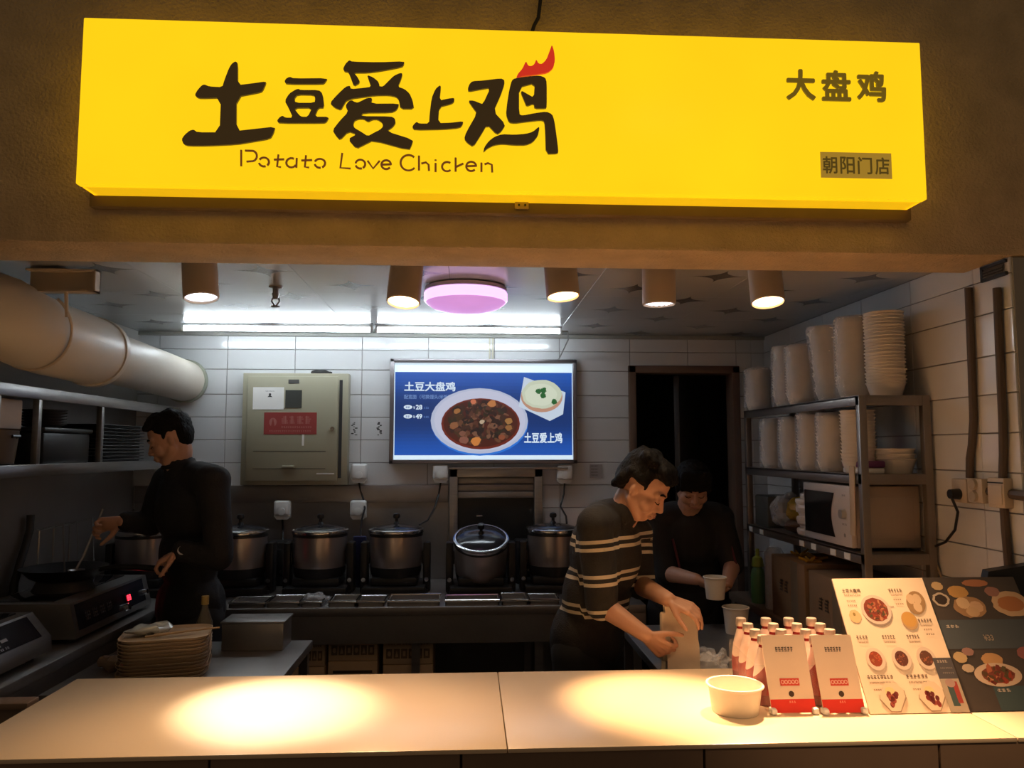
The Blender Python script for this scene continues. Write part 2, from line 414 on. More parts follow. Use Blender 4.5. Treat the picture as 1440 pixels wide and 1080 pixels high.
sign_shape('character', [[(868,318),(880,298),(905,287),(930,298),(1158,296),(1140,325),(1125,335),(880,335)],
  [(870,450),(900,400),(945,372),(965,368),(975,376),(1100,376),(1125,400),(1136,495),(1095,495),(1070,556),(1168,556),(1150,590),(1130,598),(830,598),(818,582),(835,560),(855,548),(875,562),(925,562),(895,495)],
  [(935,430),(940,462),(1072,462),(1075,430),(1065,408),(955,406)], [(930,495),(968,545),(985,556),(1025,556),(1055,495)]], (220, 50), 4.8, INK, label='small black bean character')
sign_shape('character', [[(238,168),(262,120),(300,82),(330,98),(600,104),(855,94),(852,125),(830,150),(620,190),(480,208),(340,208),(375,240),(412,305),(345,345),(315,260),(290,200),(250,195)],
  [(105,515),(180,430),(265,350),(308,340),(315,375),(450,362),(520,352),(500,295),(480,232),(540,255),(590,295),(605,330),(600,345),(640,350),(690,300),(750,240),(810,213),(838,215),(825,270),(790,350),(860,375),(910,420),(940,490),(955,572),(815,572),(800,480),(770,450),(700,435),(560,437),(430,455),(330,468),(270,490),(245,530),(215,585),(150,560)],
  [(262,545),(290,500),(325,485),(350,502),(385,512),(430,490),(480,465),(532,462),(520,522),(800,520),(795,555),(770,590),(720,610),(440,612),(415,648),(720,650),(760,670),(768,715),(740,755),(675,800),(945,885),(930,940),(905,990),(540,890),(460,930),(370,975),(288,880),(375,830),(290,800),(205,888),(165,845),(132,790),(200,700),(290,605)],
  [(340,725),(355,690),(395,675),(445,675),(490,705),(535,680),(585,680),(635,715),(640,755),(610,785),(550,815),(488,850),(420,805),(350,765)]], (450, 75), 7.2, INK, label='large black love character with a heart-shaped gap')
sign_shape('character', [[(62,755),(75,730),(100,707),(125,722),(210,722),(215,640),(232,500),(265,420),(305,385),(315,400),(302,520),(380,502),(432,497),(430,530),(405,548),(298,575),(290,718),(400,715),(510,702),(505,730),(480,758),(330,772),(80,776)]], (570, 60), 6.261, INK, label='small black up character')
sign_shape('character', [[(550,415),(565,375),(590,350),(680,345),(840,325),(870,340),(872,375),(840,470),(775,615),(882,730),(845,790),(805,818),(720,728),(660,830),(598,925),(545,890),(518,855),(535,800),(632,630),(590,575),(553,520),(600,520),(650,540),(682,552),(750,405),(660,420),(555,440)],
  [(885,640),(895,540),(915,420),(935,345),(960,325),(1080,308),(1180,300),(1230,320),(1243,360),(1243,575),(1235,588),(1135,588),(1130,545),(1065,570),(1045,520),(1015,450),(1025,435),(1060,455),(1130,495),(1138,365),(1000,402),(1000,640),(1030,652),(1140,630),(1240,617),(1290,640),(1308,690),(1325,800),(1345,960),(1340,985),(1235,988),(1230,800),(1222,700),(1190,690),(1060,705),(960,718),(910,710)],
  [(685,975),(695,930),(730,880),(780,840),(850,815),(960,820),(1060,812),(1120,795),(1175,748),(1178,770),(1165,830),(1120,885),(1060,910),(960,910),(850,900),(780,910),(720,940)]], (570, 60), 6.261, INK, label='large black chicken character with a cut-out head')
sign_shape('flame', [[(975,320),(990,285),(1030,240),(1060,172),(1080,215),(1110,218),(1135,200),(1150,158),(1170,195),(1200,200),(1240,160),(1270,80),(1288,28),(1308,90),(1315,170),(1300,235),(1250,275),(1150,290),(1040,302)]], (570, 60), 6.261, RED, label='red comb-shaped flame above the last character')
# hand-lettered line "Potato Love Chicken"
def arc(cx, cy, r, a0, a1, n=14, ry=None): return [(cx+r*math.cos(math.radians(a0+(a1-a0)*k/n)), cy-(ry or r)*math.sin(math.radians(a0+(a1-a0)*k/n))) for k in range(n+1)]
strokes = []
def let(ch, x):
    b = {'P': [[(72, 42), (72, 126)], [(92, 45), (125, 46)]+arc(128, 73, 25, 80, -80, ry=27)+[(100, 102)]],
         'o1': [arc(190, 104, 26, 150, -60, ry=23)[:9], arc(190, 104, 26, 195, 290, ry=23), arc(190, 104, 26, -50, 60, ry=23)],
         't1': [[(265, 66), (258, 128), (278, 131)], [(242, 92), (295, 90)]],
         'a1': [arc(332, 108, 26, 60, 330, ry=24), [(360, 84), (358, 134)]],
         't2': [[(408, 70), (402, 130), (424, 133)], [(384, 96), (440, 94)]],
         'o2': [arc(480, 110, 27, 160, 20, ry=22), arc(480, 110, 27, 195, 280, ry=24), arc(480, 110, 27, -65, 40, ry=24)],
         'L': [[(596, 58), (586, 134), (640, 138)]],
         'o3': [arc(690, 115, 25, 170, 10, ry=23), arc(690, 115, 25, 200, 290, ry=23), arc(690, 115, 25, -60, 30, ry=23)],
         'v': [[(728, 98), (756, 138), (790, 98)]],
         'e1': [[(800, 118), (848, 116)]+arc(824, 118, 25, 0, 320, 18, ry=23)],
         'C': [arc(940, 108, 41, 45, 318, 20, ry=40)],
         'h': [[(994, 72), (994, 148)], [(1006, 112), (1030, 106), (1044, 118), (1046, 150)]],
         'i': [[(1080, 92), (1080, 98)], [(1080, 110), (1080, 156)]],
         'c': [arc(1140, 128, 26, 50, 312, 16, ry=24)],
         'k': [[(1184, 82), (1184, 154)], [(1186, 130), (1224, 112)]],
         'e2': [[(1240, 126), (1290, 124)]+arc(1265, 127, 26, 0, 315, 18, ry=24)],
         'n': [[(1318, 108), (1318, 156)], [(1334, 116), (1352, 110), (1372, 118), (1374, 158)]]}
    return b[ch]
lt = thing
for ch in ('P','o1','t1','a1','t2','o2','L','o3','v','e1','C','h','i','c','k','e2','n'):
    b = MB()
    for s_ in let(ch, 0):
        pts = []
        for x, y in s_:
            q = atY(320+x/3.692, 200+y/3.692, SY); pts.append(V((q.x, SY-.002, q.z)))
        b.tube(pts, .0034, 6)
    b.build('letter', emit('brown_lettering', (.10, .03, .005), 1.0), sign)
def sign_text(body, x0, y0, x1, y1, m, bold, name='character', y=SY, depth=.006):
    """one text, fitted to the pixel box's size on the sign, each character a mesh"""
    p, q = atY(x0, y1, y), atY(x1, y0, y); n = len(body); cw = (q.x-p.x)/n
    for i, ch in enumerate(body):
        vs, fs = text_mesh(ch, bold)
        a0, a1 = min(v[0] for v in vs), max(v[0] for v in vs); b0, b1 = min(v[1] for v in vs), max(v[1] for v in vs)
        b = MB(); W = cw*.82
        zf = lambda xx: (p.z+(q.z-p.z)*0)
        bv = [b.bm.verts.new((p.x+cw*i+cw*.09+(v[0]-a0)/(a1-a0)*W, y-.0005, p.z+(v[1]-b0)/(b1-b0)*(q.z-p.z))) for v in vs]
        F = []
        for f in fs:
            try: F.append(b.bm.faces.new([bv[k] for k in f]))
            except ValueError: pass
        r = bmesh.ops.extrude_face_region(b.bm, geom=F)
        bmesh.ops.translate(b.bm, verts=[g for g in r['geom'] if isinstance(g, bmesh.types.BMVert)], vec=(0, -depth, 0))
        b.build(name, m, sign)
sign_text('大盘鸡', 1101, 102, 1248, 141, emit('olive_lettering', (.10, .06, .006), 1.0), .028)
pa, pb = atY(1153, 214, SY), atY(1254, 252, SY)
MB().bb(pa.x, pb.x, SY-.003, SY-.0005, pb.z, pa.z).build('branch_plate', emit('plate_film', (.34, .19, .02), .75), sign)
sign_text('朝阳门店', 1155, 222, 1252, 244, emit('plate_lettering', (.06, .036, .006), 1.0), .014, y=SY-.003, depth=.002)
# junction tag under the sign, cable above it
p = atY(733, 291, 2.40); tg = thing('cable_clip', 'small yellow cable clip screwed under the middle of the sign', 'clip', p)
MB().bb(p.x-.022, p.x+.022, 2.375, 2.383, p.z-.014, p.z+.016, .002).build('plate', mat('yellowed_plastic', (.55, .38, .12), .5), tg)
b = MB(); b.cyl((p.x-.009, 2.376, p.z-.002), (p.x-.009, 2.372, p.z-.002), .0035, n=10); b.cyl((p.x+.011, 2.376, p.z-.002), (p.x+.011, 2.372, p.z-.002), .0035, n=10); b.build('screw', DARK, tg)
c0, c1 = atY(757, -40, 2.40), atY(748, 46, 2.40)
tag(MB().tube([c0, atY(760, 0, 2.4), atY(757, 25, 2.4), atY(751, 36, 2.4), c1], .006, 8).build('power_cable', DARK), 'black cable running down the wall to the top of the sign', 'cable')

# ------------------------------------------------------------------ front counter
ZT, CY0, CY1 = .90, 2.0, 2.67
XS = [atZ(110, 953, ZT).x, atZ(707, 1000, ZT).x, atZ(1366, 1003, ZT).x, 1.80]
ctr = thing('front_counter', 'long cream laminate service counter across the stall front', 'counter', (.5, 2.34, 0))
for a, b_ in zip(XS, XS[1:]):
    MB().bb(a+.001, b_-.001, CY0, CY1, ZT-.012, ZT, .003).build('worktop_panel', LAMIN, ctr)
xx = XS[0]
for k in range(5):
    a = XS[0]+.03+k*.62; MB().bb(a, min(a+.614, 1.79), CY0+.004, CY0+.05, .08, ZT-.012, .002).build('front_panel', BROWN, ctr)
MB().bb(XS[0]+.03, XS[0]+.05, CY0+.05, CY1-.02, 0, ZT-.012).build('side_panel', BROWN, ctr)
MB().bb(XS[0]+.05, 1.79, CY0+.05, CY0+.07, 0, ZT-.012).build('carcass', BROWN, ctr)
gx = XS[0]-.012
gate = thing('counter_gate', 'low dark brown wooden gate left of the counter', 'gate', (gx-.3, 2.44, 0))
MB().bb(gx-.62, gx, 2.43, 2.455, .06, .885, .004).build('gate_board', BROWN, gate)
MB().bb(gx-.62, gx, 2.41, 2.475, .885, .905, .004).build('top_rail', BROWN, gate)
# ------------------------------------------------------------------ lamps
def look_R(d):
    """rotation that turns -Z into d"""
    return V(d).normalized().to_track_quat('-Z', 'Y').to_matrix()
def spot_lamp(px, py, target, warm, label, core, spill, cone=32):
    Y = 2.80; end = atY(px, py, Y); d = (V(target)-end).normalized()
    d = (d*(.45 if core else .12)+V((0, 0, -1))*.6).normalized()
    R = look_R(d); top = end-d*.17
    th = thing('ceiling_spotlight', label, 'spotlight', (top.x, Y, ZC), 'row of cylinder spotlights under the ceiling')
    b = MB(); b.lathe([(.052, .17), (.061, .165), (.062, .004), (.058, 0), (.055, .004), (.052, .03)], end, 32, R, True, True)
    hs = b.build('housing', mat('lamp_housing_cream', (.50, .40, .30), .45), th)
    b = MB(); b.cyl(top, (top.x, top.y, ZC-.012), .012, n=12); b.cyl((top.x, top.y, ZC-.014), (top.x, top.y, ZC), .04, n=24); b.build('mount', mat('lamp_mount', (.4, .33, .27), .5), th)
    col = (1, .60, .30) if warm else (.78, .82, 1.0)
    lens = MB(); lens.cyl(end-d*.008, end-d*.012, .056, n=28)
    lens.build('lens', emit('lens_warm' if warm else 'lens_cool', col, 14 if warm else 1.5), th)
    rf = MB()
    for k in range(12 if not warm else 0):
        a = 2*math.pi*k/12; q = end+R @ V((.038*math.cos(a), .038*math.sin(a), .007)); rf.ell(q, (.007, .007, .004), R, 8, 6)
    if not warm: rf.build('led_beads', emit('led_bead', (.9, .92, 1), 3), th)
    for en, ang in ((core, cone), (spill, 84)):            # reflector beam and the bulb's wider spill
        if not en: continue
        ld = bpy.data.lights.new('spot_bulb', 'SPOT'); ld.energy = en; ld.color = (1, .60, .29) if warm else (1, .80, .55)
        ld.spot_size = math.radians(ang); ld.spot_blend = 1.0; ld.shadow_soft_size = .035
        lo = bpy.data.objects.new('spot_bulb', ld); COL.objects.link(lo); lo.parent = th
        q = end+d*.012; lo.location = q-V(th['_o']); lo.rotation_euler = (V(target)-q).to_track_quat('-Z', 'Y').to_euler()
    return th
P1 = atZ(385, 992, ZT); P2 = atZ(925, 984, ZT)
spot_lamp(283, 420, P1, False, 'cool white cylinder spotlight above the left duct end, leftmost of five', SPOT_W*1.6, SPOT_W*.06, 27)
spot_lamp(567, 426, (-.45, 2.0, ZT), True, 'warm glowing cylinder spotlight left of the purple ceiling lamp', SPOT_W*.3, SPOT_W*.13, 66)
spot_lamp(792, 418, P2, True, 'warm glowing cylinder spotlight right of the purple ceiling lamp', SPOT_W*1.6, SPOT_W*.08, 28)
spot_lamp(927, 429, (.75, 2.88, .8), False, 'cool white cylinder spotlight hanging straight down above the doorway', 0, SPOT_W*.04)
spot_lamp(1080, 426, (1.08, 2.06, .93), True, 'warm glowing cylinder spotlight above the paper bowls, rightmost of five', SPOT_W*1.7, SPOT_W*.12, 50)
# fill lamp added out of frame to brighten the menu boards and cards
hl = thing('added_fill_lamp', 'round warm fill lamp added out of view in front of the stall', 'downlight', (1.15, .75, 3.5))
MB().lathe([(.09, 3.5), (.1, 3.495), (.1, 3.36), (.09, 3.355), (.085, 3.37)], (1.15, .75, 0), 32).build('housing', mat('lamp_housing_cream', None), hl)
MB().cyl((1.15, .75, 3.366), (1.15, .75, 3.362), .084, n=28).build('lens', emit('lens_warm', None, 0), hl)
ld = bpy.data.lights.new('spot_bulb', 'SPOT'); ld.energy = 210; ld.color = (1, .62, .32); ld.spot_size = math.radians(30); ld.spot_blend = 1.0; ld.shadow_soft_size = .08
lo = bpy.data.objects.new('spot_bulb', ld); COL.objects.link(lo); lo.parent = hl; lo.location = (0, 0, -.145); lo.rotation_euler = (V((1.2, 2.2, 1.0))-V((1.15, .75, 3.355))).to_track_quat('-Z', 'Y').to_euler()
# tubes
TY, TZ = 4.265, 2.312
for (a, b_, lab) in ((256, 524, 'left white tube light below ceiling above the electrical cabinet'), (528, 790, 'right white tube light below ceiling above the menu lightbox')):
    x0, x1 = atY(a, 462, TY).x, atY(b_, 464, TY).x
    t = thing('tube_light', lab, 'tube light', ((x0+x1)/2, TY, ZC), 'pair of tube lights')
    MB().bb(x0, x1, TY-.011, TY+.011, TZ+.0145, ZC-.001, .002).build('batten', WHITEP, t)
    MB().cyl((x0+.012, TY, TZ), (x1-.012, TY, TZ), .0125, n=16).build('tube', emit('tube_glass', (.83, .93, 1.0), TUBE_E), t)
    for x in (x0, x1-.012): MB().bb(x, x+.012, TY-.015, TY+.015, TZ-.015, TZ+.018, .002).build('end_cap', WHITEP, t)
xe = atY(790, 466, TY).x
lead = MB(); lead.tube([(xe, TY, TZ), (xe+.035, TY+.02, TZ+.004), (xe+.05, TY+.1, TZ-.03), (xe+.02, YB-.02, TZ-.12), (xe-.06, YB-.015, TZ-.155), (xe-.3, YB-.012, TZ-.158), (xe-.42, YB-.012, TZ-.155)], .004, 6)
tag(lead.build('lamp_lead', mat('grey_lead', (.4, .4, .38), .5)), 'thin grey lead from the tube light to the menu lightbox', 'cable')
# purple ceiling lamp
pc = atZ(655, 399, ZC); pl = thing('ceiling_lamp', 'round flush ceiling lamp glowing pinkish purple', 'ceiling lamp', (pc.x, 3.24, ZC))
rr = .178
MB().lathe([(rr*.86, ZC-.001), (rr*.98, ZC-.006), (rr*.99, ZC-.022), (rr*.9, ZC-.024)], (pc.x, 3.24, 0), 48).build('base_ring', mat('lamp_base', (.6, .5, .65), .4), pl)
MB().lathe([(rr*.97, ZC-.024), (rr, ZC-.030), (rr, ZC-.060), (rr*.972, ZC-.066), (rr*.95, ZC-.0665)], (pc.x, 3.24, 0), 48).build('side_band', emit('purple_band', (.93, .60, 1.0), PURPLE_E*1.15), pl)
MB().lathe([(rr*.955, ZC-.066), (rr*.94, ZC-.072), (rr*.8, ZC-.088), (rr*.5, ZC-.1), (rr*.2, ZC-.105), (.002, ZC-.1055)], (pc.x, 3.24, 0), 48).build('diffuser', emit('purple_diffuser', (.66, .30, .70), PURPLE_E*.9, .12, 9), pl)
# fire sprinkler
q = atZ(388, 403, ZC); sp = thing('fire_sprinkler', 'small grey fire sprinkler head hanging from the ceiling', 'sprinkler', (q.x, q.y, ZC))
MB().cyl((q.x, q.y, ZC), (q.x, q.y, ZC-.03), .012, n=12).lathe([(.03, ZC), (.028, ZC-.006), (.014, ZC-.01)], (q.x, q.y, 0), 20).build('pipe', STEEL_D, sp)
b = MB(); b.cyl((q.x, q.y, ZC-.03), (q.x, q.y, ZC-.055), .017, .011, 10); b.tube([(q.x-.013, q.y, ZC-.05), (q.x-.016, q.y, ZC-.065), (q.x-.004, q.y, ZC-.082), (q.x+.004, q.y, ZC-.082), (q.x+.016, q.y, ZC-.065), (q.x+.013, q.y, ZC-.05)], .0035, 6)
b.build('frame', STEEL_D, sp); MB().cyl((q.x, q.y, ZC-.084), (q.x, q.y, ZC-.088), .018, n=12).build('deflector', STEEL_D, sp)

# ------------------------------------------------------------------ duct on the left
DU = mat('white_duct_plastic', (.70, .63, .53), .42, 0, .06, 3)
du = thing('exhaust_duct', 'wide cream white round ventilation duct running along left ceiling', 'duct', (-1.69, 3.4, 2.09))
e0 = atY(262, 536, YB-.02); ax, az = e0.x, e0.z
j = atY(128, 487, 3.42)
MB().tube([(ax-.005, YB-.03, az), (ax, 4.2, az+.01), (ax, 3.8, az+.02), (ax, 3.36, az+.035)], .118, 36).build('rear_pipe', DU, du)
big = [(ax, 3.46, az+.03), (ax, 3.3, az+.035), (ax-.005, 3.1, az+.04), (ax-.03, 2.98, az+.06), (ax-.07, 2.9, az+.095), (ax-.14, 2.85, az+.12), (ax-.235, 2.83, az+.126)]
MB().tube(big, .148, 40).build('front_elbow', DU, du)
MB().tube([(ax, 3.44, az+.03), (ax, 3.475, az+.028)], .155, 40).build('joint_collar', DU, du)
MB().tube([(ax-.005, YB-.045, az), (ax-.005, YB-.012, az)], .128, 40).build('wall_flange', mat('green_sealant', (.36, .38, .3), .6), du)
# hanger channel + strap
hb = thing('pipe_hanger', 'cream metal channel bracket with strap holding the duct', 'bracket', atY(92, 395, 2.95))
c0, c1 = atY(40, 379, 2.95), atY(137, 412, 2.95)
b = MB(); b.bb(c0.x, c1.x, 2.93, 2.97, c1.z, c1.z+.006); b.bb(c0.x, c1.x, 2.93, 2.97, c0.z-.006, c0.z); b.bb(c0.x, c1.x, 2.965, 2.97, c1.z, c0.z); b.bb(c1.x-.006, c1.x, 2.93, 2.97, c1.z, c0.z)
b.build('channel', CREAM, hb)
r0, r1 = atY(93, 408, 2.94), atY(94, 446, 2.94)
MB().cyl(r0, r1, .007, n=10).build('rod', CREAM, hb)
MB().tube([(ax-.012+.153*math.cos(math.radians(a)), 2.99-.02*math.sin(math.radians(a)), az+.058+.153*math.sin(math.radians(a))) for a in range(48, -200, -8)], .0055, 8).build('strap', CREAM, hb)
b = MB(); g0, g1 = atY(60, 372, 3.05), atY(107, 376, 3.05); b.bb(g0.x, g1.x, 2.975, 3.12, c0.z-.004, ZC-.0005); b.build('ceiling_plate', mat('plate_brown', (.22, .16, .1), .6), hb)

# ------------------------------------------------------------------ back wall: menu lightbox
p0, p1 = atY(549, 504, YB-.06), atY(812, 652, YB-.06)
lb = thing('menu_lightbox', 'wide glowing blue menu lightbox showing a bowl of stewed chicken', 'lightbox', ((p0.x+p1.x)/2, YB-.01, p1.z))
f = MB(); T = .024
for q in ((p0.x, p1.x, p0.z-T, p0.z), (p0.x, p1.x, p1.z, p1.z+T), (p0.x, p0.x+T, p1.z, p0.z), (p1.x-T, p1.x, p1.z, p0.z)): f.bb(q[0], q[1], YB-.068, YB-.012, q[2], q[3], .004)
f.build('frame', mat('pewter_frame', (.24, .22, .23), .35, .7), lb)
W, H = p1.x-p0.x-2*T, p0.z-p1.z-2*T
MB().bb(p0.x+T, p1.x-T, YB-.045, YB-.012, p1.z+T, p0.z-T).build('lit_panel', emit('poster_white_lit', (.72, .88, 1.0), POSTER_E), lb)
P = Print((p0.x+T, YB-.0452, p1.z+T), (1, 0, 0), (0, 0, 1))
BL = [(.012, .075, .42), (.012, .055, .33), (.010, .042, .26), (.010, .045, .27), (.014, .085, .46)]
ys = [.045, .13, .3, .62, .8, .92]
def pm_(x, y): return (x*W, y*H)
# blue bands; edge-LED glow at top and bottom painted into the print colour
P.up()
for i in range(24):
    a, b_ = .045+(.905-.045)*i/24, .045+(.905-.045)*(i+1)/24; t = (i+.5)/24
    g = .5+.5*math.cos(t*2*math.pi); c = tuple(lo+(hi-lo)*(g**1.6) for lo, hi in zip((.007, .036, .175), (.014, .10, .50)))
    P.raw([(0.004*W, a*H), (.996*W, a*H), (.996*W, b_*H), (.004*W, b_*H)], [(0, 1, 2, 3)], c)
wht = (.75, .88, 1.0)
P.text('土豆大盘鸡', .055*W, .705*H, .285*W, wht, .028, .1*H)
P.text('配宽面（可换馒头/米饭）', .055*W, .625*H, .25*W, (.25, .4, .75), .0, .045*H)
for yy, num in ((.52, '28'), (.425, '49')):
    P.oval(.077*W, (yy+.02)*H, .024*W, .022*H, wht); P.greek(.064*W, (yy+.008)*H, .026*W, .022*H, 2, (.02, .08, .35), 3, 2)
    P.text('¥', .107*W, yy*H, .008*W, wht, .02, .03*H); P.text(num, .12*W, (yy-.005)*H, .036*W, wht, .03, .05*H); P.greek(.165*W, (yy+.003)*H, .03*W, .022*H, 3, (.12, .22, .5), 4, 2)
P.oval(.478*W, .375*H, .27*W, .335*H, (.03, .2, .75))
P.oval(.475*W, .4*H, .272*W, .34*H, (.50, .55, .72)); P.oval(.478*W, .405*H, .255*W, .315*H, (.58, .60, .76))
P.oval(.482*W, .37*H, .22*W, .265*H, (.16, .022, .012)); P.oval(.482*W, .375*H, .208*W, .245*H, (.07, .014, .008))
rnd = random.Random(5)
food = [(.05, .02, .012), (.09, .032, .018), (.022, .012, .01), (.13, .05, .025), (.06, .03, .012), (.03, .024, .012), (.18, .08, .045), (.03, .013, .01)]
for i in range(260):
    r = math.sqrt(rnd.random())*.92; t = rnd.random()*6.283; a = .026*W*rnd.uniform(.35, 1.0)
    P.oval(.482*W+.2*W*r*math.cos(t), .38*H+.235*H*r*math.sin(t), a, a*rnd.uniform(.3, .75), rnd.choice(food), n=7, rot=rnd.random()*3.1, wob=.5, seed=i, up=(i % 12 == 0))
for (x, y, s_, c) in ((.44, .6, .018, (.6, .17, .08)), (.545, .575, .024, (.5, .19, .06)), (.64, .4, .022, (.36, .17, .05)), (.64, .33, .02, (.3, .13, .04)), (.455, .19, .028, (.62, .22, .05)), (.335, .35, .024, (.26, .1, .04)), (.39, .2, .026, (.24, .09, .06)), (.35, .5, .018, (.34, .14, .04)), (.49, .39, .014, (.5, .38, .26)), (.6, .23, .018, (.26, .07, .03)), (.38, .27, .018, (.2, .08, .05))):
    P.oval(x*W, y*H, s_*1.0*W, s_*1.5*H, c, n=9, rot=.3, wob=.35, seed=int(x*1000))
P.poly([(.725*W, .89*H-.03*H), (.96*W, .7*H), (.945*W, .47*H), (.87*W, .4*H), (.695*W, .55*H)], (.62, .72, .85))
P.oval(.825*W, .655*H, .118*W, .165*H, (.55, .30, .2)); P.oval(.825*W, .68*H, .112*W, .15*H, (.62, .68, .52), wob=.06); P.oval(.82*W, .675*H, .09*W, .115*H, (.7, .76, .6), wob=.08)
for x, y in ((.808, .71), (.835, .72), (.832, .665), (.895, .6)): P.oval(x*W, y*H, .016*W, .028*H, (.02, .13, .03), wob=.4, seed=int(x*999))
P.text('土豆爱上鸡', .725*W, .17*H, .215*W, wht, .03, .11*H)
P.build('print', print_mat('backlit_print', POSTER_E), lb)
pb_ = atY(691, 478, YB-.012)
b = MB(); b.bb(pb_.x-.014, pb_.x-.006, YB-.02, YB-.007, p0.z, ZC-.02); b.bb(pb_.x+.004, pb_.x+.012, YB-.02, YB-.007, p0.z, ZC-.02)
tag(b.build('wire_trunking', mat('yellowed_trunking', (.55, .52, .4), .5), None, (pb_.x, YB-.01, p0.z)), 'pair of thin trunking strips above the menu lightbox', 'trunking')

# ------------------------------------------------------------------ electrical cabinet
GRN = mat('olive_grey_enamel', (.36, .34, .245), .45, .1, .07, 3)
a0, a1 = atY(341, 524, YB-.1), atY(487, 682, YB-.1)
ec = thing('electrical_cabinet', 'olive grey metal electrical cabinet with red warning sign', 'cabinet', ((a0.x+a1.x)/2, YB-.01, a1.z))
cw, ch = a1.x-a0.x, a0.z-a1.z
b = MB(); b.bb(a0.x, a1.x, YB-.085, YB-.008, a1.z, a0.z, .004); b.build('body', GRN, ec)
dx0, dx1, dz0, dz1 = a0.x+.05*cw, a0.x+.905*cw, a1.z+.035*ch, a0.z-.03*ch
dr = MB().bb(dx0, dx1, YB-.1, YB-.086, dz0, dz1, .004).build('door', GRN, ec)
yd = YB-.1
def onc(u, v): return (a0.x+u*cw, a1.z+v*ch)
def plate(name, u0, v0, u1, v1, m, par, th=.003, y=yd): 
    x0, z0 = onc(u0, v0); x1, z1 = onc(u1, v1); return MB().bb(x0, x1, y-th, y, z0, z1).build(name, m, par)
plate('hinge_slot', .915, .06, .945, .94, mat('slot_shadow_paint', (.03, .03, .03), .7), ec, .002, YB-.0855)
plate('viewing_window', .41, .685, .565, .845, mat('smoked_window', (.06, .065, .06), .15), dr)
plate('nameplate', .435, .905, .535, .94, mat('nameplate_grey', (.08, .08, .075), .5), dr)
nt_ = plate('paper_note', .105, .67, .395, .87, PAPER, dr, .0015)
x0, z0 = onc(.105, .67); Pn = Print((x0, yd-.0016, z0), (1, 0, 0), (0, 0, 1)); nw, nh = .29*cw, .2*ch
Pn.oval(.55*nw, .68*nh, .04*nw, .05*nh, (.03, .03, .03)); Pn.poly([(.47*nw, .56*nh), (.63*nw, .56*nh), (.58*nw, .63*nh), (.52*nw, .63*nh)], (.03, .03, .03)); Pn.greek(.4*nw, .8*nh, .3*nw, .05*nh, 6, (.3, .3, .3), 2, 2)
Pn.build('print', print_mat('flat_print'), nt_)
rs = plate('warning_sign', .215, .45, .71, .645, mat('faded_red_board', (.30, .045, .04), .5), dr, .002)
x0, z0 = onc(.215, .45); Pr = Print((x0, yd-.0022, z0), (1, 0, 0), (0, 0, 1)); rw, rh = .495*cw, .195*ch; fd = (.42, .16, .14)
Pr.oval(.17*rw, .55*rh, .07*rw, .2*rh, fd); Pr.poly([(.13*rw, .3*rh), (.21*rw, .3*rh), (.19*rw, .55*rh), (.17*rw, .75*rh), (.15*rw, .55*rh)], (.3, .05, .04))
Pr.greek(.33*rw, .48*rh, .58*rw, .36*rh, 4, fd, 8, 4); Pr.greek(.33*rw, .28*rh, .58*rw, .1*rh, 14, fd, 9, 2); Pr.greek(.1*rw, .1*rh, .8*rw, .09*rh, 20, fd, 10, 2)
Pr.build('print', print_mat('flat_print'), rs)
x, z = onc(.86, .5); MB().cyl((x, yd-.012, z), (x, yd, z), .012, n=14).build('lock', CHROME, dr)
x, z = onc(.455, .165); MB().bb(x-.035, x+.035, yd-.016, yd, z-.008, z+.006, .003).build('drawer_pull', GRN, dr)
x, z = onc(.585, .395); MB().bb(x-.006, x+.006, yd-.003, yd, z-.03, z+.035).build('tape_strip', PAPER, dr)
x, z = onc(.8, .1); MB().bb(x-.05, x+.05, yd-.002, yd, z-.003, z+.003).build('tape_strip', PAPER, dr)
b = MB()
for v in (.145, .3): 
    x0, z = onc(.12, v); x1, _ = onc(.8, v); b.bb(x0, x1, yd-.0015, yd, z-.002, z+.002)
b.build('seam', mat('seam_dark', (.1, .09, .07), .6), dr)
x, z = onc(.73, 1.0); tag(MB().ell((x, YB-.05, z+.006), (.06, .03, .014)).noise(.01, 40).build('cable_clump', DARK, None, (x, YB-.05, z)), 'black cable bundle lying on top of the electrical cabinet', 'cable')

# ------------------------------------------------------------------ splash-proof sockets
def sock(px, py, label, cord, Y=YB-.012):
    c = atY(px, py, Y); s = thing('wall_socket', label, 'socket', (c.x, Y, c.z), 'white splash-proof sockets on the back wall')
    b = MB(); b.bb(c.x-.045, c.x+.045, Y-.012, Y+.004, c.z-.05, c.z+.05, .006); b.build('back_plate', WHITEP, s)
    cv = MB().bb(c.x-.047, c.x+.047, Y-.05, Y-.012, c.z-.036, c.z+.053, .014, 3); cv.build('cover', WHITEP, s)
    MB().prism([(-.047, 0), (.047, 0), (.03, -.022), (-.03, -.022)], (c.x, Y-.012, c.z-.034), (1, 0, 0), (0, 0, 1), .03).build('cable_hood', WHITEP, s)
    b = MB().lathe([(.022, 0), (.022, .003), (.016, .004)], (c.x, Y-.05, c.z-.01), 20, Matrix.Rotation(math.pi/2, 3, 'X')); b.build('button', WHITEP, s)
    if cord:
        pts = [atY(x, y, yy) for x, y, yy in cord]; pts[0] = V((c.x, Y-.028, c.z-.056))
        MB().tube(pts, .0055, 8).build('cord', BLACKP, s)
sock(506, 665, 'white socket beside the electrical cabinet with a cord hanging down', [(506, 675, 4.57), (507, 690, 4.57), (511, 702, 4.56), (513, 715, 4.52), (509, 730, 4.5), (507, 745, 4.48), (508, 757, 4.45)])
sock(399, 716, 'white socket on the steel splashback below the electrical cabinet', [(399, 728, 4.57), (398, 745, 4.56), (398, 760, 4.5)], YB-.025)
sock(505, 716, 'white socket on the steel splashback behind a hanging cord', None, YB-.025)
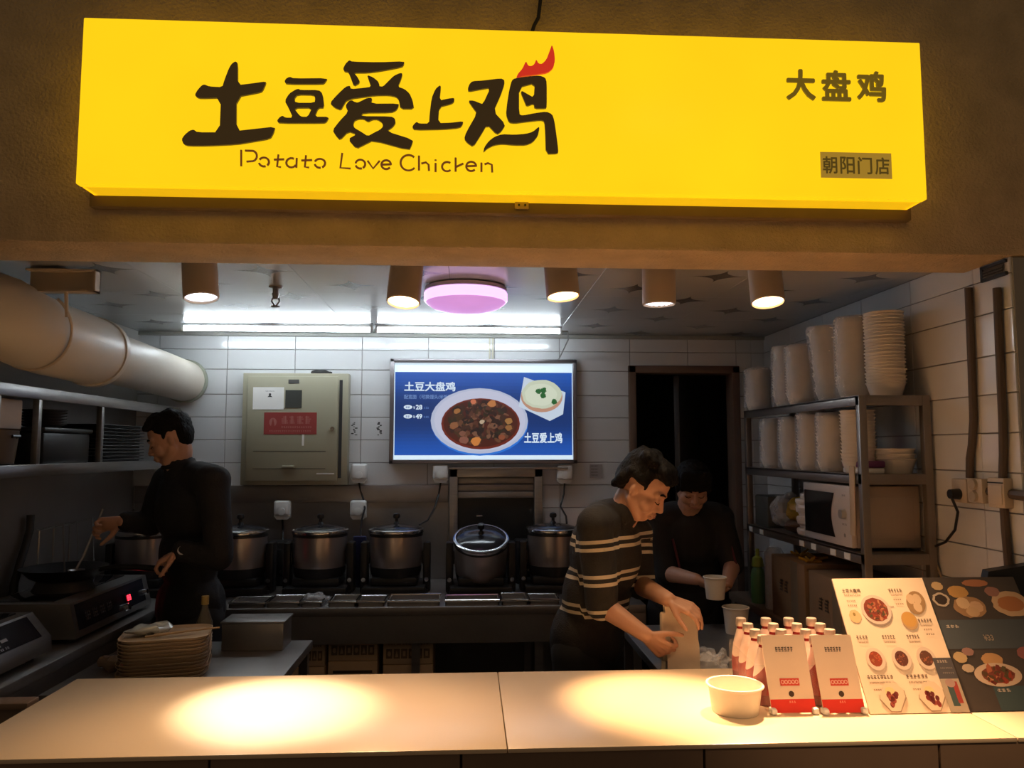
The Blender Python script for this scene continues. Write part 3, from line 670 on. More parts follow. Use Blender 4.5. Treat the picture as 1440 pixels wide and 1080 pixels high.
sock(620, 665, 'white socket under left end of the menu lightbox', [(620, 678, 4.57), (617, 695, 4.57), (611, 715, 4.5), (601, 732, 4.4), (590, 738, 4.3)])
sock(793, 666, 'white socket under right end of the menu lightbox', [(793, 678, 4.57), (793, 695, 4.56), (788, 712, 4.52), (796, 726, 4.4), (797, 736, 4.3)])
n0, n1 = atY(834, 653, YB-.01), atY(847, 672, YB-.01)
nb = tag(MB().bb(n0.x-.02, n1.x, YB-.012, YB-.008, n1.z, n0.z).build('paper_note', mat('grey_note', (.38, .35, .34), .7), None, (n0.x, YB-.01, n0.z)), 'small faded notice stuck on the back wall tiles right of sockets', 'note')
Pn = Print((n0.x-.02, YB-.0122, n1.z), (1, 0, 0), (0, 0, 1)); Pn.o -= V(nb['_o'])*0
for k in range(4): Pn.greek(.008, .012+k*.018, .04, .009, 5, (.16, .13, .13), k, 2)
Pn.build('print', print_mat('flat_print'), nb)
# couplet marks printed on tiles
rnd = random.Random(2)
for (px, lab) in ((498, 'left column of worn dark marks stuck on the tile'), (533, 'right column of worn dark marks stuck on the tile')):
    c = atY(px, 603, YB-.0085); b = MB()
    for k in range(10):
        x, z = c.x+rnd.uniform(-.012, .012), c.z+(k-4.5)*.008; b.box((x, YB-.0078, z), (rnd.uniform(.006, .016), .001, rnd.uniform(.004, .008)))
    tag(b.build('tile_sticker', mat('sticker_black', (.03, .03, .03), .7), None, (c.x, YB-.008, c.z)), lab, 'sticker')
# ------------------------------------------------------------------ back counter and its cookers
ZB = .90
bc = thing('back_counter', 'long dull steel counter under the cookers along back wall', 'counter', (-.3, 4.15, 0))
MB().bb(-1.46, .86, 3.76, 4.57, ZB-.04, ZB, .004).build('worktop', STEEL_D, bc)
MB().bb(-1.46, .86, 3.765, 3.785, ZB-.17, ZB-.04).build('apron', STEEL_D, bc)
for x in (-1.42, -.25, .34, .82):
    for y in (3.8, 4.52): MB().bb(x-.02, x+.02, y-.02, y+.02, 0, ZB-.04).build('leg', STEEL, bc)
MB().bb(-1.44, .84, 3.78, 4.55, .12, .15).build('lower_shelf', STEEL_D, bc)
sp0, sp1 = atY(200, 683, YB-.02), atY(632, 690, YB-.02)
spl = thing('splashback', 'dark steel sheet splashback on back wall behind the cookers', 'splashback', (-.9, YB-.02, ZB))
MB().bb(XL+.02, HX0-.005, YB-.022, YB-.009, ZB, sp0.z).build('sheet', STEEL_D, spl)
MB().bb(XL+.02, HX0-.005, YB-.034, YB-.022, sp0.z-.1, sp0.z, .003).build('upper_flange', STEEL_D, spl)
# hatch
h0, h1 = atY(632, 657, YB-.03), atY(762, 660, YB-.03)
ht = thing('serving_hatch', 'steel framed serving hatch with dark inside behind a tilted cooker', 'hatch', ((HX0+HX1)/2, YB-.03, ZB))
b = MB(); zt = h0.z; tt = .05
b.bb(HX0, HX0+tt, YB-.06, YB-.009, ZB, zt, .004); b.bb(HX1-tt, HX1, YB-.06, YB-.009, ZB, zt, .004); b.bb(HX0, HX1, YB-.06, YB-.009, zt-.06, zt, .004)
b.build('frame', STEEL, ht)
MB().bb(HX0-.005, HX1+.15, YB-.066, YB-.06, zt-.012, zt, .002).build('drip_edge', STEEL, ht)
MB().bb(HX0+tt, HX1-tt, YB-.016, YB-.0095, ZB, zt-.06).build('dark_interior', mat('hatch_black', (.012, .012, .012), .35), ht)
for k in range(3):
    MB().bb(HX0+tt, HX1-tt, YB-.035, YB-.02, zt-.06-.042*(k+1)+.004, zt-.06-.042*k, .003).build('shutter_slat', STEEL_D, ht)
q = atY(674, 726, YB-.02); MB().bb(q.x-.018, q.x+.018, YB-.022, YB-.016, q.z-.005, q.z+.005, .002).build('badge', CHROME, ht)
# cooker prototype (origin on the counter under the drum)
SILV = mat('cooker_drum_steel', (.40, .36, .35), .3, .8, .1, 4)
def cooker():
    root = thing('drum_cooker', '', 'cooker', (0, 0, 0), 'drum cookers lined up on the back counter')
    b = MB(); b.bb(-.17, .17, -.15, .15, .0, .045, .01); b.bb(-.125, .125, -.12, .12, .045, .09, .01); b.build('base', BLACKP, root)
    dr = MB().lathe([(.10, .092), (.128, .098), (.138, .118), (.144, .2), (.146, .29), (.146, .318)], (0, 0, 0), 40).build('drum', SILV, root)
    MB().lathe([(.118, .085), (.132, .088), (.139, .112), (.141, .14), (.137, .141), (.13, .1)], (0, 0, 0), 40).build('skirt', BLACKP, root)
    MB().lathe([(.1465, .304), (.1478, .304), (.1478, .318), (.1465, .318)], (0, 0, 0), 40).build('gasket', BLACKP, dr)
    MB().lathe([(.146, .318), (.153, .32), (.155, .328), (.153, .338), (.146, .342), (.138, .342), (.138, .318)], (0, 0, 0), 40).build('rim', CHROME, dr)
    ld = MB().lathe([(.138, .338), (.13, .346), (.09, .358), (.04, .366), (.012, .368)], (0, 0, 0), 36).build('lid', mat('dark_glass_lid', (.025, .025, .03), .12, 0, .1), root)
    MB().lathe([(.018, .366), (.016, .372), (.009, .38), (.009, .395), (.018, .4), (.021, .41), (.017, .422), (.006, .426)], (0, 0, 0), 18).build('knob', BLACKP, ld)
    for s in (-1, 1):
        a = MB(); a.bb(s*.172-.02, s*.172+.02, -.045, .045, .0, .27, .008); a.bb(s*.152-.008, s*.152+.008, -.03, .03, .15, .22, .004)
        ar = a.build('side_arm', BLACKP, root)
        MB().cyl((s*.172, -.046, .07), (s*.172, -.06, .07), .012, n=12).build('bolt', CHROME, ar)
        MB().cyl((s*.172, -.07, 0), (s*.172, -.07, .02), .012, n=10).build('foot', BLACKP, root)
    return root
proto = cooker()
cks = [(203, 4.2, 'drum cooker at the far left, half hidden behind the cook'), (337, 4.2, 'drum cooker directly right of the cook in black'), (450, 4.2, 'drum cooker below the electrical cabinet between two sockets'),
       (557, 4.2, 'drum cooker below the left edge of the menu lightbox'), (676, 4.17, 'tilted drum cooker standing in front of the serving hatch'), (778, 4.2, 'drum cooker beside the striped sweater, rightmost one')]
for i, (px, Y, lab) in enumerate(cks):
    o = proto if i == 0 else copy_tree(proto); p = atY(px, 780, Y)
    o.location = (p.x, Y, ZB); o['label'] = lab
    if i == 4:
        for ch in o.children:
            if ch.name.startswith(('drum', 'lid', 'skirt')):
                ch.rotation_euler = (math.radians(24), 0, 0); ch.location = (0, .06, -.01)
    o.scale = (.96, .96, .96)
# small control boxes between cookers
for (px, w_, lab) in ((392, .13, 'black control box between the first two visible cookers'), (735, .09, 'black control box right of the tilted cooker')):
    p = atY(px, 790, 4.42); t = thing('control_box', lab, 'control box', (p.x, 4.42, ZB))
    MB().bb(p.x-w_/2, p.x+w_/2, 4.37, 4.5, ZB, ZB+.24, .01).build('case', BLACKP, t)
    MB().bb(p.x-w_/2+.01, p.x+w_/2-.01, 4.355, 4.37, ZB+.05, ZB+.2, .004).build('panel', mat('panel_dark', (.02, .02, .02), .25), t)
    b = MB(); b.cyl((p.x+.03, 4.356, ZB+.08), (p.x+.03, 4.342, ZB+.08), .01, n=12); b.build('knob', CHROME, t)
# blue cloth between cookers
p = atY(506, 770, 4.3); tag(MB().bb(p.x-.035, p.x+.035, 4.29, 4.31, ZB, p.z+.06, .006).noise(.006, 30).build('blue_cloth', mat('navy_cloth', (.02, .025, .09), .9), None, (p.x, 4.3, ZB)), 'dark blue folded cloth wedged between two cookers', 'cloth')
# shallow trays along the counter's front edge
def tray(px0, px1, Y0, Y1, lab, hgt=.022):
    x0, x1 = atY(px0, 845, Y0).x, atY(px1, 845, Y0).x
    t = thing('steel_tray', lab, 'tray', ((x0+x1)/2, (Y0+Y1)/2, ZB), 'shallow steel trays along the back counter edge')
    b = MB(); b.bb(x0+.006, x1-.006, Y0+.006, Y1-.006, ZB, ZB+.003)
    for q in ((x0, x1, Y0, Y0+.006), (x0, x1, Y1-.006, Y1), (x0, x0+.006, Y0, Y1), (x1-.006, x1, Y0, Y1)): b.bb(*q, ZB, ZB+hgt)
    b.build('pan', STEEL, t)
    r = MB(); r.tube([(x0, Y0, ZB+hgt), (x1, Y0, ZB+hgt), (x1, Y1, ZB+hgt), (x0, Y1, ZB+hgt)], .006, 8, closed=True); r.build('rim', CHROME, t)
for i, (a, b_, l) in enumerate(((322, 372, 'small steel tray nearest the cook'), (376, 420, 'steel tray below the first black control box'), (424, 452, 'narrow steel tray with a crumpled clear bag beside it'), (462, 500, 'steel tray under the third cooker'), (503, 540, 'steel tray below the two stacked sockets'), (545, 618, 'wide steel tray below the left end of the lightbox'),
                            (626, 702, 'wide steel tray in front of the tilted cooker'), (706, 742, 'small steel tray right of the tilted cooker'), (745, 786, 'steel tray next to the striped sweater'))):
    tray(a, b_, 3.79, 3.93+.03*(i % 2), l)
p = atY(442, 838, 3.86); tag(MB().ell((p.x, 3.9, ZB+.018), (.07, .05, .02)).noise(.02, 40, 3).build('plastic_bag', PLASTIC, None, (p.x, 3.9, ZB)), 'crumpled clear bag on the steel counter below a cooker', 'bag')
# cardboard boxes below the counter
def carton(x0, x1, z0, z1, Y, lab, seed, dep=.3):
    t = thing('cardboard_carton', lab, 'carton', ((x0+x1)/2, Y+dep/2, z0), 'cartons stored under the back counter')
    MB().bb(x0, x1, Y, Y+dep, z0, z1, .004).build('box', CARD, t)
    MB().bb(x0+.1*(x1-x0), x1-.1*(x1-x0), Y-.001, Y, z1-.055, z1-.042).build('handle_slot', mat('card_dark', (.06, .04, .02), .9), t)
    P = Print((x0, Y-.0003, z0), (1, 0, 0), (0, 0, 1)); w_, h_ = x1-x0, z1-z0; k = (.15, .1, .06)
    P.greek(.08*w_, .52*h_, .84*w_, .14*h_, 14, (.3, .2, .12), seed, 2)
    rnd = random.Random(seed)
    for i in range(6):
        a = .06*w_+i*.15*w_; P.rect(a, .16*h_, a+.125*w_, .42*h_, k, up=(i == 0))
    for i in range(6):
        a = .06*w_+i*.15*w_; c = (.42, .3, .19)
        if i % 3 == 0: P.oval(a+.0625*w_, .29*h_, .035*w_, .07*h_, c, up=(i == 0))
        elif i % 3 == 1: P.poly([(a+.03*w_, .2*h_), (a+.095*w_, .2*h_), (a+.0625*w_, .38*h_)], c, up=False)
        else: P.rect(a+.035*w_, .22*h_, a+.09*w_, .36*h_, c, up=False)
    P.build('print', print_mat('flat_print'), t)
cx_ = [(atY(405, 900, 3.81).x, atY(457, 900, 3.81).x), (atY(462, 900, 3.81).x, atY(531, 900, 3.81).x), (atY(539, 900, 3.81).x, atY(609, 900, 3.81).x)]
nm = ['left', 'middle', 'right']
ztop = [atY(430, 885, 3.81).z, atY(495, 877, 3.81).z, atY(570, 882, 3.81).z]
for i, (a, b_) in enumerate(cx_):
    z1 = ztop[i]; zm = z1-.175
    carton(a, b_, zm, z1, 3.81, f'upper brown carton with printed symbols, {nm[i]} stack under the back counter', i)
    carton(a, b_, zm-.18, zm-.002, 3.81, f'lower brown carton with printed symbols, {nm[i]} stack under the back counter', i+5)
    MB_ = MB().bb(a-.01, b_+.01, 3.8, 4.12, .15, zm-.182)
    tag(MB_.build('storage_crate', mat('dark_crate', (.03, .03, .035), .6), None, ((a+b_)/2, 4.05, .15)), f'dark crate carrying the {nm[i]} carton stack under the counter', 'crate')

# ------------------------------------------------------------------ left wall: shelf, splash sheet, stove counter
XSF = -1.68
ws = thing('steel_shelf', 'two-tier steel wall shelf along the left wall under the duct', 'shelf', (-1.81, 3.5, 1.55))
z1, z2 = 1.89, 1.59
for z, nm_ in ((z1, 'upper_board'), (z2, 'lower_board')):
    b = MB(); b.bb(XL+.002, XSF, 2.7, YB-.03, z-.01, z); b.bb(XSF-.012, XSF, 2.7, YB-.03, z-.045, z+.002, .003); b.build(nm_, STEEL, ws)
for Y in (2.85, 3.12, 3.64, 4.5):
    MB().bb(XSF-.03, XSF-.005, Y-.012, Y+.012, z2, z1-.01, .002).build('upright', STEEL, ws)
MB().bb(XL+.002, XL+.01, 2.7, YB-.03, z2, z1-.01).build('back_sheet', STEEL_D, ws)
struct(MB().bb(XL, XL+.006, 2.5, YB-.03, .9, 1.54).build('trim_2', mat('stained_steel_sheet', (.30, .275, .26), .38, .75, .2, 3)))
DTR = mat('dark_tray_plastic', (.02, .02, .021), .35)
for i in range(11):
    zz = z2+.001+i*.0165
    b = MB(); b.bb(XL+.03, XSF-.035, 3.7, 4.12, zz, zz+.007, .003); b.bb(XL+.02, XSF-.02, 3.68, 4.14, zz+.007, zz+.013, .003)
    tag(b.build('serving_tray', DTR, None, (-1.81, 3.9, zz)), f'{nth(i, 11)} black plastic tray in the stack on left wall shelf', 'tray', 'black trays stacked on the wall shelf')
t = thing('storage_bin', 'black lidded bin standing on the left wall shelf', 'bin', (-1.81, 3.38, z2))
MB().bb(XL+.03, XSF-.03, 3.2, 3.58, z2, z2+.13, .01).build('bin_body', BLACKP, t); MB().bb(XL+.025, XSF-.022, 3.19, 3.59, z2+.13, z2+.15, .006).build('lid', BLACKP, t)
t = thing('stock_pot', 'brown wide pot at left end of the wall shelf', 'pot', (-1.81, 2.96, z2))
MB().lathe([(.08, z2), (.105, z2+.006), (.115, z2+.1), (.118, z2+.13), (.122, z2+.134), (.112, z2+.134), (.105, z2+.01)], (-1.81, 2.97, 0), 32).build('pot_body', mat('brown_enamel', (.07, .05, .035), .4), t)
MB().tube([(-1.71, 2.97, z2+.1), (-1.688, 2.95, z2+.11), (-1.688, 2.99, z2+.11), (-1.71, 2.98, z2+.1)], .006, 8).build('handle', BLACKP, t)
tag(MB().bb(XL+.04, XSF-.04, 2.72, 3.06, z2+.136, z2+.25, .006).build('carton', mat('pale_carton', (.36, .30, .26), .8), None, (-1.81, 2.9, z2+.136)), 'pale flat carton lying on the brown pot on left wall shelf', 'carton')
for i in range(6):
    zz = z2+.151+i*.012
    tag(MB().lathe([(.03, 0), (.05, .002), (.09, .014), (.092, .016), (.05, .006), (.03, .003)], (-1.81, 3.37, zz), 28).build('steel_plate', STEEL, None, (-1.81, 3.37, zz)), f'{nth(i, 6)} thin steel plate in the pile on the black lidded bin', 'plate', 'plates piled on the bin')
sc = thing('stove_counter', 'steel counter along left wall carrying two induction stoves', 'counter', (-1.72, 3.5, 0))
MB().bb(XL+.008, -1.47, 2.5, 4.55, .86, .90, .004).build('worktop', STEEL_D, sc)
MB().bb(-1.485, -1.475, 2.5, 4.55, .1, .86).build('front_sheet', STEEL_D, sc)
for y in (2.52, 3.5, 4.5): MB().bb(-1.52, -1.485, y-.02, y+.02, 0, .86).build('leg', STEEL, sc)
def stove(Y0, Y1, zt, lab, shiny, xf=-1.51):
    t = thing('induction_stove', lab, 'stove', (-1.73, (Y0+Y1)/2, .90))
    body = STEEL if shiny else STEEL_D
    prof = [(-1.88, .925), (xf-.0, .925), (xf-.005, zt-.085), (xf-.075, zt), (-1.88, zt)] if shiny else [(-1.88, .92), (xf, .92), (xf, zt-.12), (xf-.03, zt), (-1.88, zt)]
    b = MB(); b.rings([[V((x, Y0, z)) for x, z in prof], [V((x, Y1, z)) for x, z in prof]]); b.build('body', body, t)
    MB().bb(-1.86, xf-.11, Y0+.04, Y1-.04, zt, zt+.005, .002).build('glass_top', mat('black_glass', (.01, .01, .012), .06), t)
    for x in (-1.84, xf-.05):
        for y in (Y0+.06, Y1-.06): MB().cyl((x, y, .9), (x, y, .93), .018, n=12).build('foot', BLACKP, t)
    a, c = V((xf-.005, 0, zt-.085)), V((xf-.075, 0, zt))
    if not shiny: a, c = V((xf, 0, zt-.12)), V((xf-.03, 0, zt))
    up = (c-a).normalized(); n = V((0, 1, 0)).cross(up); 
    if n.x < 0: n = -n
    L_ = (c-a).length
    def pl(name, y0, y1, v0, v1, m, th=.002):
        b = MB(); o = a+V((0, y0, 0))+up*(v0*L_); b.prism([(0, 0), (y1-y0, 0), (y1-y0, (v1-v0)*L_), (0, (v1-v0)*L_)], o-n*.0005, (0, 1, 0), up, th if V((0, 1, 0)).cross(up).x > 0 else -th); return b.build(name, m, t)
    pl('control_panel', Y0+.03, Y1-.05, .1, .92, mat('panel_navy', (.018, .018, .026), .2))
    P = Print(a+V((0, Y0+.03, 0))+n*.0022, (0, 1, 0), up); pw, ph = Y1-Y0-.08, L_
    if shiny:
        for r in range(4): P.oval(.07*pw, (.25+r*.17)*ph, .012*pw, .04*ph, (.5, .5, .55)); P.greek(.1*pw, (.22+r*.17)*ph, .12*pw, .06*ph, 4, (.4, .4, .45), r, 2)
        P.rect(.3*pw, .4*ph, .47*pw, .78*ph, (.12, .13, .14))
        for k in range(5): P.greek((.3+.06*k)*pw, .16*ph, .045*pw, .08*ph, 2, (.35, .35, .4), k, 2)
        P.rect(.5*pw, .3*ph, .51*pw, .8*ph, (.6, .6, .62)); P.rect(.54*pw, .4*ph, .62*pw, .5*ph, (.3, .3, .34))
    else:
        for k in range(4): P.greek((.1+.1*k)*pw, (.3)*ph, .07*pw, .3*ph, 3, (.1, .1, .11), k, 3)
    P.build('print', print_mat('flat_print'), t)
    return t, a, up, n, L_
t1 = stove(2.42, 2.95, 1.06, 'silver induction stove in the left foreground with slanted dark panel', True)
t2, a, up, n, L_ = stove(3.12, 3.82, 1.055, 'dark induction stove with red digital display beneath the wok', False)
pd = atX(185, 824, -1.52); o = a+V((0, pd.y-.03, 0))+up*.055
dp = MB().box(o+n*.004, (.004, .06, .035), .001, Matrix.Rotation(-math.atan2(.03, .12), 3, 'Y')).build('display', BLACKP, t2)
Pd = Print(o+n*.0085-up*.012-V((0, .018, 0)), (0, 1, 0), up)
for k in range(2):
    for q in ((0, 0, .012, .003), (0, .0105, .012, .0135), (0, .021, .012, .024), (0, 0, .003, .024), (.009, 0, .012, .024)): Pd.rect(k*.02+q[0], q[1], k*.02+q[2], q[3], (1, .015, .03), up=False)
Pd.build('digits', print_mat('led_red', 9.0), dp)
kn = a+V((0, atX(178, 834, -1.52).y-.02, 0))+up*.02; MB().cyl(kn, kn+n*.02, .017, .015, 18).build('knob', CHROME, t2)
kn = a+V((0, 3.76, 0))+up*.05; MB().cyl(kn, kn+n*.02, .014, .012, 18).build('knob', CHROME, t2)
# wok on the dark stove
WX, WY = -1.715, 3.42
wk = thing('wok', 'black iron wok with ring stand on the dark stove', 'wok', (WX, WY, 1.06))
MB().lathe([(.03, 1.085), (.08, 1.09), (.13, 1.115), (.165, 1.15), (.17, 1.153), (.16, 1.15), (.12, 1.12), (.07, 1.1), (.01, 1.096)], (WX, WY, 0), 36).build('bowl', mat('black_iron', (.012, .011, .011), .45, .3), wk)
MB().lathe([(.115, 1.06), (.12, 1.06), (.1, 1.1), (.095, 1.1)], (WX, WY, 0), 28, None, False, False).build('ring_stand', DARK, wk)
HANDL = V((-1.34, 3.36, 1.15))
MB().tube([(WX+.155, WY-.02, 1.145), (WX+.22, WY-.03, 1.155), (WX+.32, WY-.045, 1.155), HANDL+V((.05, -.01, 0))], [.011, .011, .013, .014], 10).build('handle', BLACKP, wk)
# black hose at far left, bowl rack
h = [atX(43, 724, XL+.03), atX(42, 745, XL+.03), atX(35, 770, XL+.035), atX(27, 795, XL+.04), atX(20, 820, XL+.04)]
h.append(V((h[-1].x, h[-1].y, .90)))
tag(MB().tube(h, .016, 12).build('gas_hose', DARK, None, h[-1]), 'black rubber hose leaning on the left wall behind the front stove', 'hose')
# ------------------------------------------------------------------ prep table in the middle left with trays
ZP = .84
pt = thing('prep_table', 'steel prep table behind the counter holding a stack of trays', 'table', (-1.0, 2.95, 0))
te = atZ(440, 900, ZP)
MB().bb(-1.42, te.x, 2.70, te.y, ZP-.035, ZP, .004).build('worktop', STEEL_D, pt)
for x in (-1.39, te.x-.03):
    for y in (2.73, te.y-.03): MB().bb(x-.018, x+.018, y-.018, y+.018, 0, ZP-.035).build('leg', STEEL, pt)
bn = thing('steel_bin', 'rectangular closed steel bin on the prep table', 'bin', (-.87, 3.1, ZP))
b0, b1 = atZ(312, 875, .955), atZ(400, 873, .955)
MB().bb(b0.x, b1.x, b0.y, b0.y+.145, ZP, .948, .004).build('bin_body', STEEL_D, bn); MB().bb(b0.x-.006, b1.x+.006, b0.y-.006, b0.y+.15, .948, .957, .003).build('lid', STEEL_D, bn)
MELA = mat('cream_melamine', (.50, .385, .27), .38, 0, .05)
def rrect(w_, d_, r, n=5):
    out = []
    for cx, cy, a in ((w_/2-r, d_/2-r, 0), (-w_/2+r, d_/2-r, 90), (-w_/2+r, -d_/2+r, 180), (w_/2-r, -d_/2+r, 270)):
        for k in range(n+1): t = math.radians(a+90*k/n); out.append((cx+r*math.cos(t), cy+r*math.sin(t)))
    return out
tm = MB(); rs = []
for (w_, d_, r, z) in ((.26, .19, .05, 0), (.275, .205, .055, .001), (.30, .23, .06, .0145), (.305, .235, .062, .016), (.30, .23, .06, .0162), (.285, .215, .055, .006), (.01, .01, .004, .0055)):
    rs.append([V((x, y, z)) for x, y in rrect(w_, d_, r)])
tray_me = tm.rings(rs).mesh('melamine_plate', MELA)
tp = atY(232, 943, 2.93)
rnd = random.Random(4)
NT = 12; dzt = .0118
for i in range(NT):
    o = bpy.data.objects.new('melamine_plate', tray_me); COL.objects.link(o)
    o.location = (tp.x+rnd.uniform(-.003, .003), 2.93+rnd.uniform(-.003, .003), ZP+i*dzt); o.rotation_euler = (0, 0, math.radians(14)+rnd.uniform(-.02, .02))
    tag(o, f'{nth(i, NT)} cream rectangular melamine plate in the stack on prep table' if i < NT-1 else 'topmost cream melamine plate of the stack, chopsticks lying on it', 'plate', 'cream plates stacked on the prep table')
zt = ZP+NT*dzt+.004
for k, (dx, dy, r) in enumerate(((.05, -.02, 28), (.075, .0, 22))):
    c = V((tp.x+dx, 2.93+dy, zt+.004)); d = V((math.cos(math.radians(r)), math.sin(math.radians(r)), .02))*.11
    tag(MB().cyl(c-d, c+d, .004, .003, 8).build('chopstick', mat('bamboo', (.42, .27, .14), .6), None, c), ('nearer' if k == 0 else 'farther')+' wooden chopstick lying on the plate stack', 'chopstick')
tag(MB().ell((tp.x-.06, 2.93, zt+.014), (.085, .04, .018), Matrix.Rotation(.5, 3, 'Z')).noise(.02, 30, 7).build('film_packet', mat('silver_film', (.5, .52, .5), .25, .4, .3, 30), None, (tp.x-.06, 2.93, zt)), 'crumpled clear film packet on top of the plate stack', 'packet')
p = atY(288, 862, 3.1); t = thing('sauce_bottle', 'small glass bottle with yellow cap behind the plate stack', 'bottle', (p.x, 3.1, ZP))
zc = atY(288, 838, 3.1).z
MB().lathe([(.028, ZP), (.03, ZP+.005), (.03, zc-.1), (.012, zc-.045), (.011, zc-.03)], (p.x, 3.1, 0), 20).build('glass', mat('amber_glass', (.25, .22, .17), .1, 0, .05, trans=.5), t); MB().cyl((p.x, 3.1, zc-.032), (p.x, 3.1, zc), .014, n=16).build('cap', mat('ochre_cap', (.32, .22, .06), .5), t)
p = atY(165, 895, 2.95); tag(MB().ell((p.x, 3.0, ZP+.03), (.07, .05, .03)).noise(.04, 25, 2).build('tissue_scrap', mat('brown_scrap', (.26, .18, .13), .8), None, (p.x, 3.0, ZP)), 'crumpled brown wrapper left of the plate stack', 'wrapper')

# ------------------------------------------------------------------ packing table on the right, bag, cups
pk = thing('packing_table', 'dark steel packing table behind the counter on the right', 'table', (1.05, 3.1, 0))
MB().bb(.70, 1.42, 2.70, 3.6, ZP-.035, ZP, .004).build('worktop', STEEL_D, pk)
for x in (.73, 1.39):
    for y in (2.73, 3.57): MB().bb(x-.018, x+.018, y-.018, y+.018, 0, ZP-.035).build('leg', STEEL, pk)
KRAFT = mat('cream_paper_bag', (.62, .53, .42), .75, 0, .1, 6, .5, 14)
b0, b1 = atY(936, 940, 2.80), atY(981, 854, 2.80)
bg = thing('paper_bag', 'crumpled cream paper bag held by person in striped sweater', 'bag', ((b0.x+b1.x)/2, 2.82, ZP))
def bagring(x0, x1, y0, y1, z, pinch=0.):
    out = []
    for k in range(7): out.append(V((x0+(x1-x0)*k/6, y0+pinch*math.sin(k/6*math.pi), z)))
    for k in range(1, 4): out.append(V((x1-.008*math.sin(k/4*math.pi), y0+(y1-y0)*k/4, z)))
    for k in range(7): out.append(V((x1-(x1-x0)*k/6, y1-pinch*math.sin(k/6*math.pi), z)))
    for k in range(1, 4): out.append(V((x0+.008*math.sin(k/4*math.pi), y1-(y1-y0)*k/4, z)))
    return out
b = MB(); rs = []
for k in range(12):
    t = k/11; z = ZP+.001+(b1.z-ZP)*t; dp_ = .045-.03*t
    rs.append(bagring(b0.x+.004*math.sin(t*9), b1.x+.003*math.cos(t*7), 2.82-dp_, 2.82+dp_, z, .004*t))
b.rings(rs, True, False); b.noise(.006, 22, 4); b.build('bag_body', KRAFT, bg)
MB().bb(b0.x-.012, b0.x+.012, 2.8, 2.83, ZP+.05, b1.z-.02, .006).noise(.006, 30).build('side_gusset', KRAFT, bg)
def cup(loc, r, h, lab, nm='paper_cup'):
    x, y, z = loc; t = thing(nm, lab, 'cup', loc)
    MB().lathe([(r*.78, z), (r*.8, z+.002), (r*.98, z+h-.004), (r*.94, z+h-.004), (r*.77, z+.006)], (x, y, 0), 32).build('cup_wall', BOWLP, t)
    MB().tube([(x+r*math.cos(2*math.pi*k/32), y+r*math.sin(2*math.pi*k/32), z+h-.003) for k in range(32)], .0035, 8, closed=True).build('rim', BOWLP, t)
CUPH = atY(1006, 842, 3.46)
cup((CUPH.x, 3.46, CUPH.z), .05, .098, 'white paper cup held by the person in the back')
p = atY(1035, 873, 3.42); cup((p.x, 3.42, ZP), .057, .115, 'white paper cup standing on the packing table')
for i, (px, py, s_) in enumerate(((990, 925, .05), (1012, 915, .045), (1000, 905, .04))):
    p = atY(px, py, 2.9); tag(MB().ell((p.x, 2.82+i*.09, ZP+s_*.6), (s_, s_*.8, s_*.6)).noise(.035, 30, i).build('plastic_bag', PLASTIC, None, (p.x, 2.82+i*.09, ZP)), ('crumpled clear plastic bag nearest the counter beside the paper bag', 'second crumpled clear plastic bag behind the first', 'third crumpled clear plastic bag farthest from the counter')[i], 'bag')
# ------------------------------------------------------------------ steel rack on the right wall
RX0, RX1, RY0, RY1 = 1.505, 1.79, 2.89, 4.14
rk = thing('steel_rack', 'tall steel rack with three shelves along the right wall', 'rack', (1.65, 3.5, .86))
RZ = [1.86, 1.555, 1.25]
RACKM = mat('rack_steel', (.28, .245, .22), .4, .75, .15, 6)
for z in RZ:
    b = MB(); b.bb(RX0, RX1, RY0, RY1, z-.008, z); b.bb(RX0, RX0+.012, RY0, RY1, z-.04, z-.001, .002); b.bb(RX0, RX1, RY0, RY0+.012, z-.04, z-.001, .002); b.build('shelf_board', RACKM, rk)
for x in (RX0, RX1-.03):
    for y in (RY0-.002, RY1-.03): MB().bb(x, x+.03, y, y+.03, .86, RZ[0]-.002, .002).build('post', RACKM, rk)
for k, yy in enumerate((3.0, 3.12, 3.3, 3.42, 3.9, 4.05)):
    MB().bb(RX0-.003, RX0-.0005, yy, yy+.045, RZ[2]-.035, RZ[2]-.01).build('price_tag', PAPER, rk)
# paper bowls: one shared mesh, every bowl an object
bm_ = MB().lathe([(.055, 0), (.057, .001), (.073, .052), (.0765, .053), (.0765, .056), (.072, .056), (.056, .004), (.01, .003)], (0, 0, 0), 24).mesh('paper_bowl', BOWLP)
def bowl_stack(x, y, z, n, lab, grp, lean=(0, 0), s=1., dz=.0135, wrap=None):
    rnd = random.Random(int(x*1000+y*77))
    for i in range(n):
        o = bpy.data.objects.new('paper_bowl', bm_); COL.objects.link(o); o.scale = (s, s, s)
        o.location = (x+lean[0]*i*dz+rnd.uniform(-.0015, .0015), y+lean[1]*i*dz+rnd.uniform(-.0015, .0015), z+i*dz)
        o.rotation_euler = (-lean[1]*.8, lean[0]*.8, rnd.random()*6)
        tag(o, f'{nth(i, n)} white paper bowl in '+lab, 'bowl', grp)
    if wrap:
        h = n*dz+.05; R = .081*s; b = MB(); rs = []
        for k in range(17):
            t = k/16; zz = h*t; r = R*(1 if .03 < t < .95 else .9)
            rs.append([V((x+lean[0]*zz+(r+.007*noise.noise(V((a*1.7, t*16, x*9))))*math.cos(2*math.pi*a/28), y+lean[1]*zz+(r+.007*noise.noise(V((a*1.7+40, t*16, y*9))))*math.sin(2*math.pi*a/28), z+zz+.001)) for a in range(28)])
        b.rings(rs, False, True)
        tag(b.build('plastic_sleeve', PLASTIC, None, (x, y, z)), wrap, 'plastic sleeve')
T_ = RZ[0]
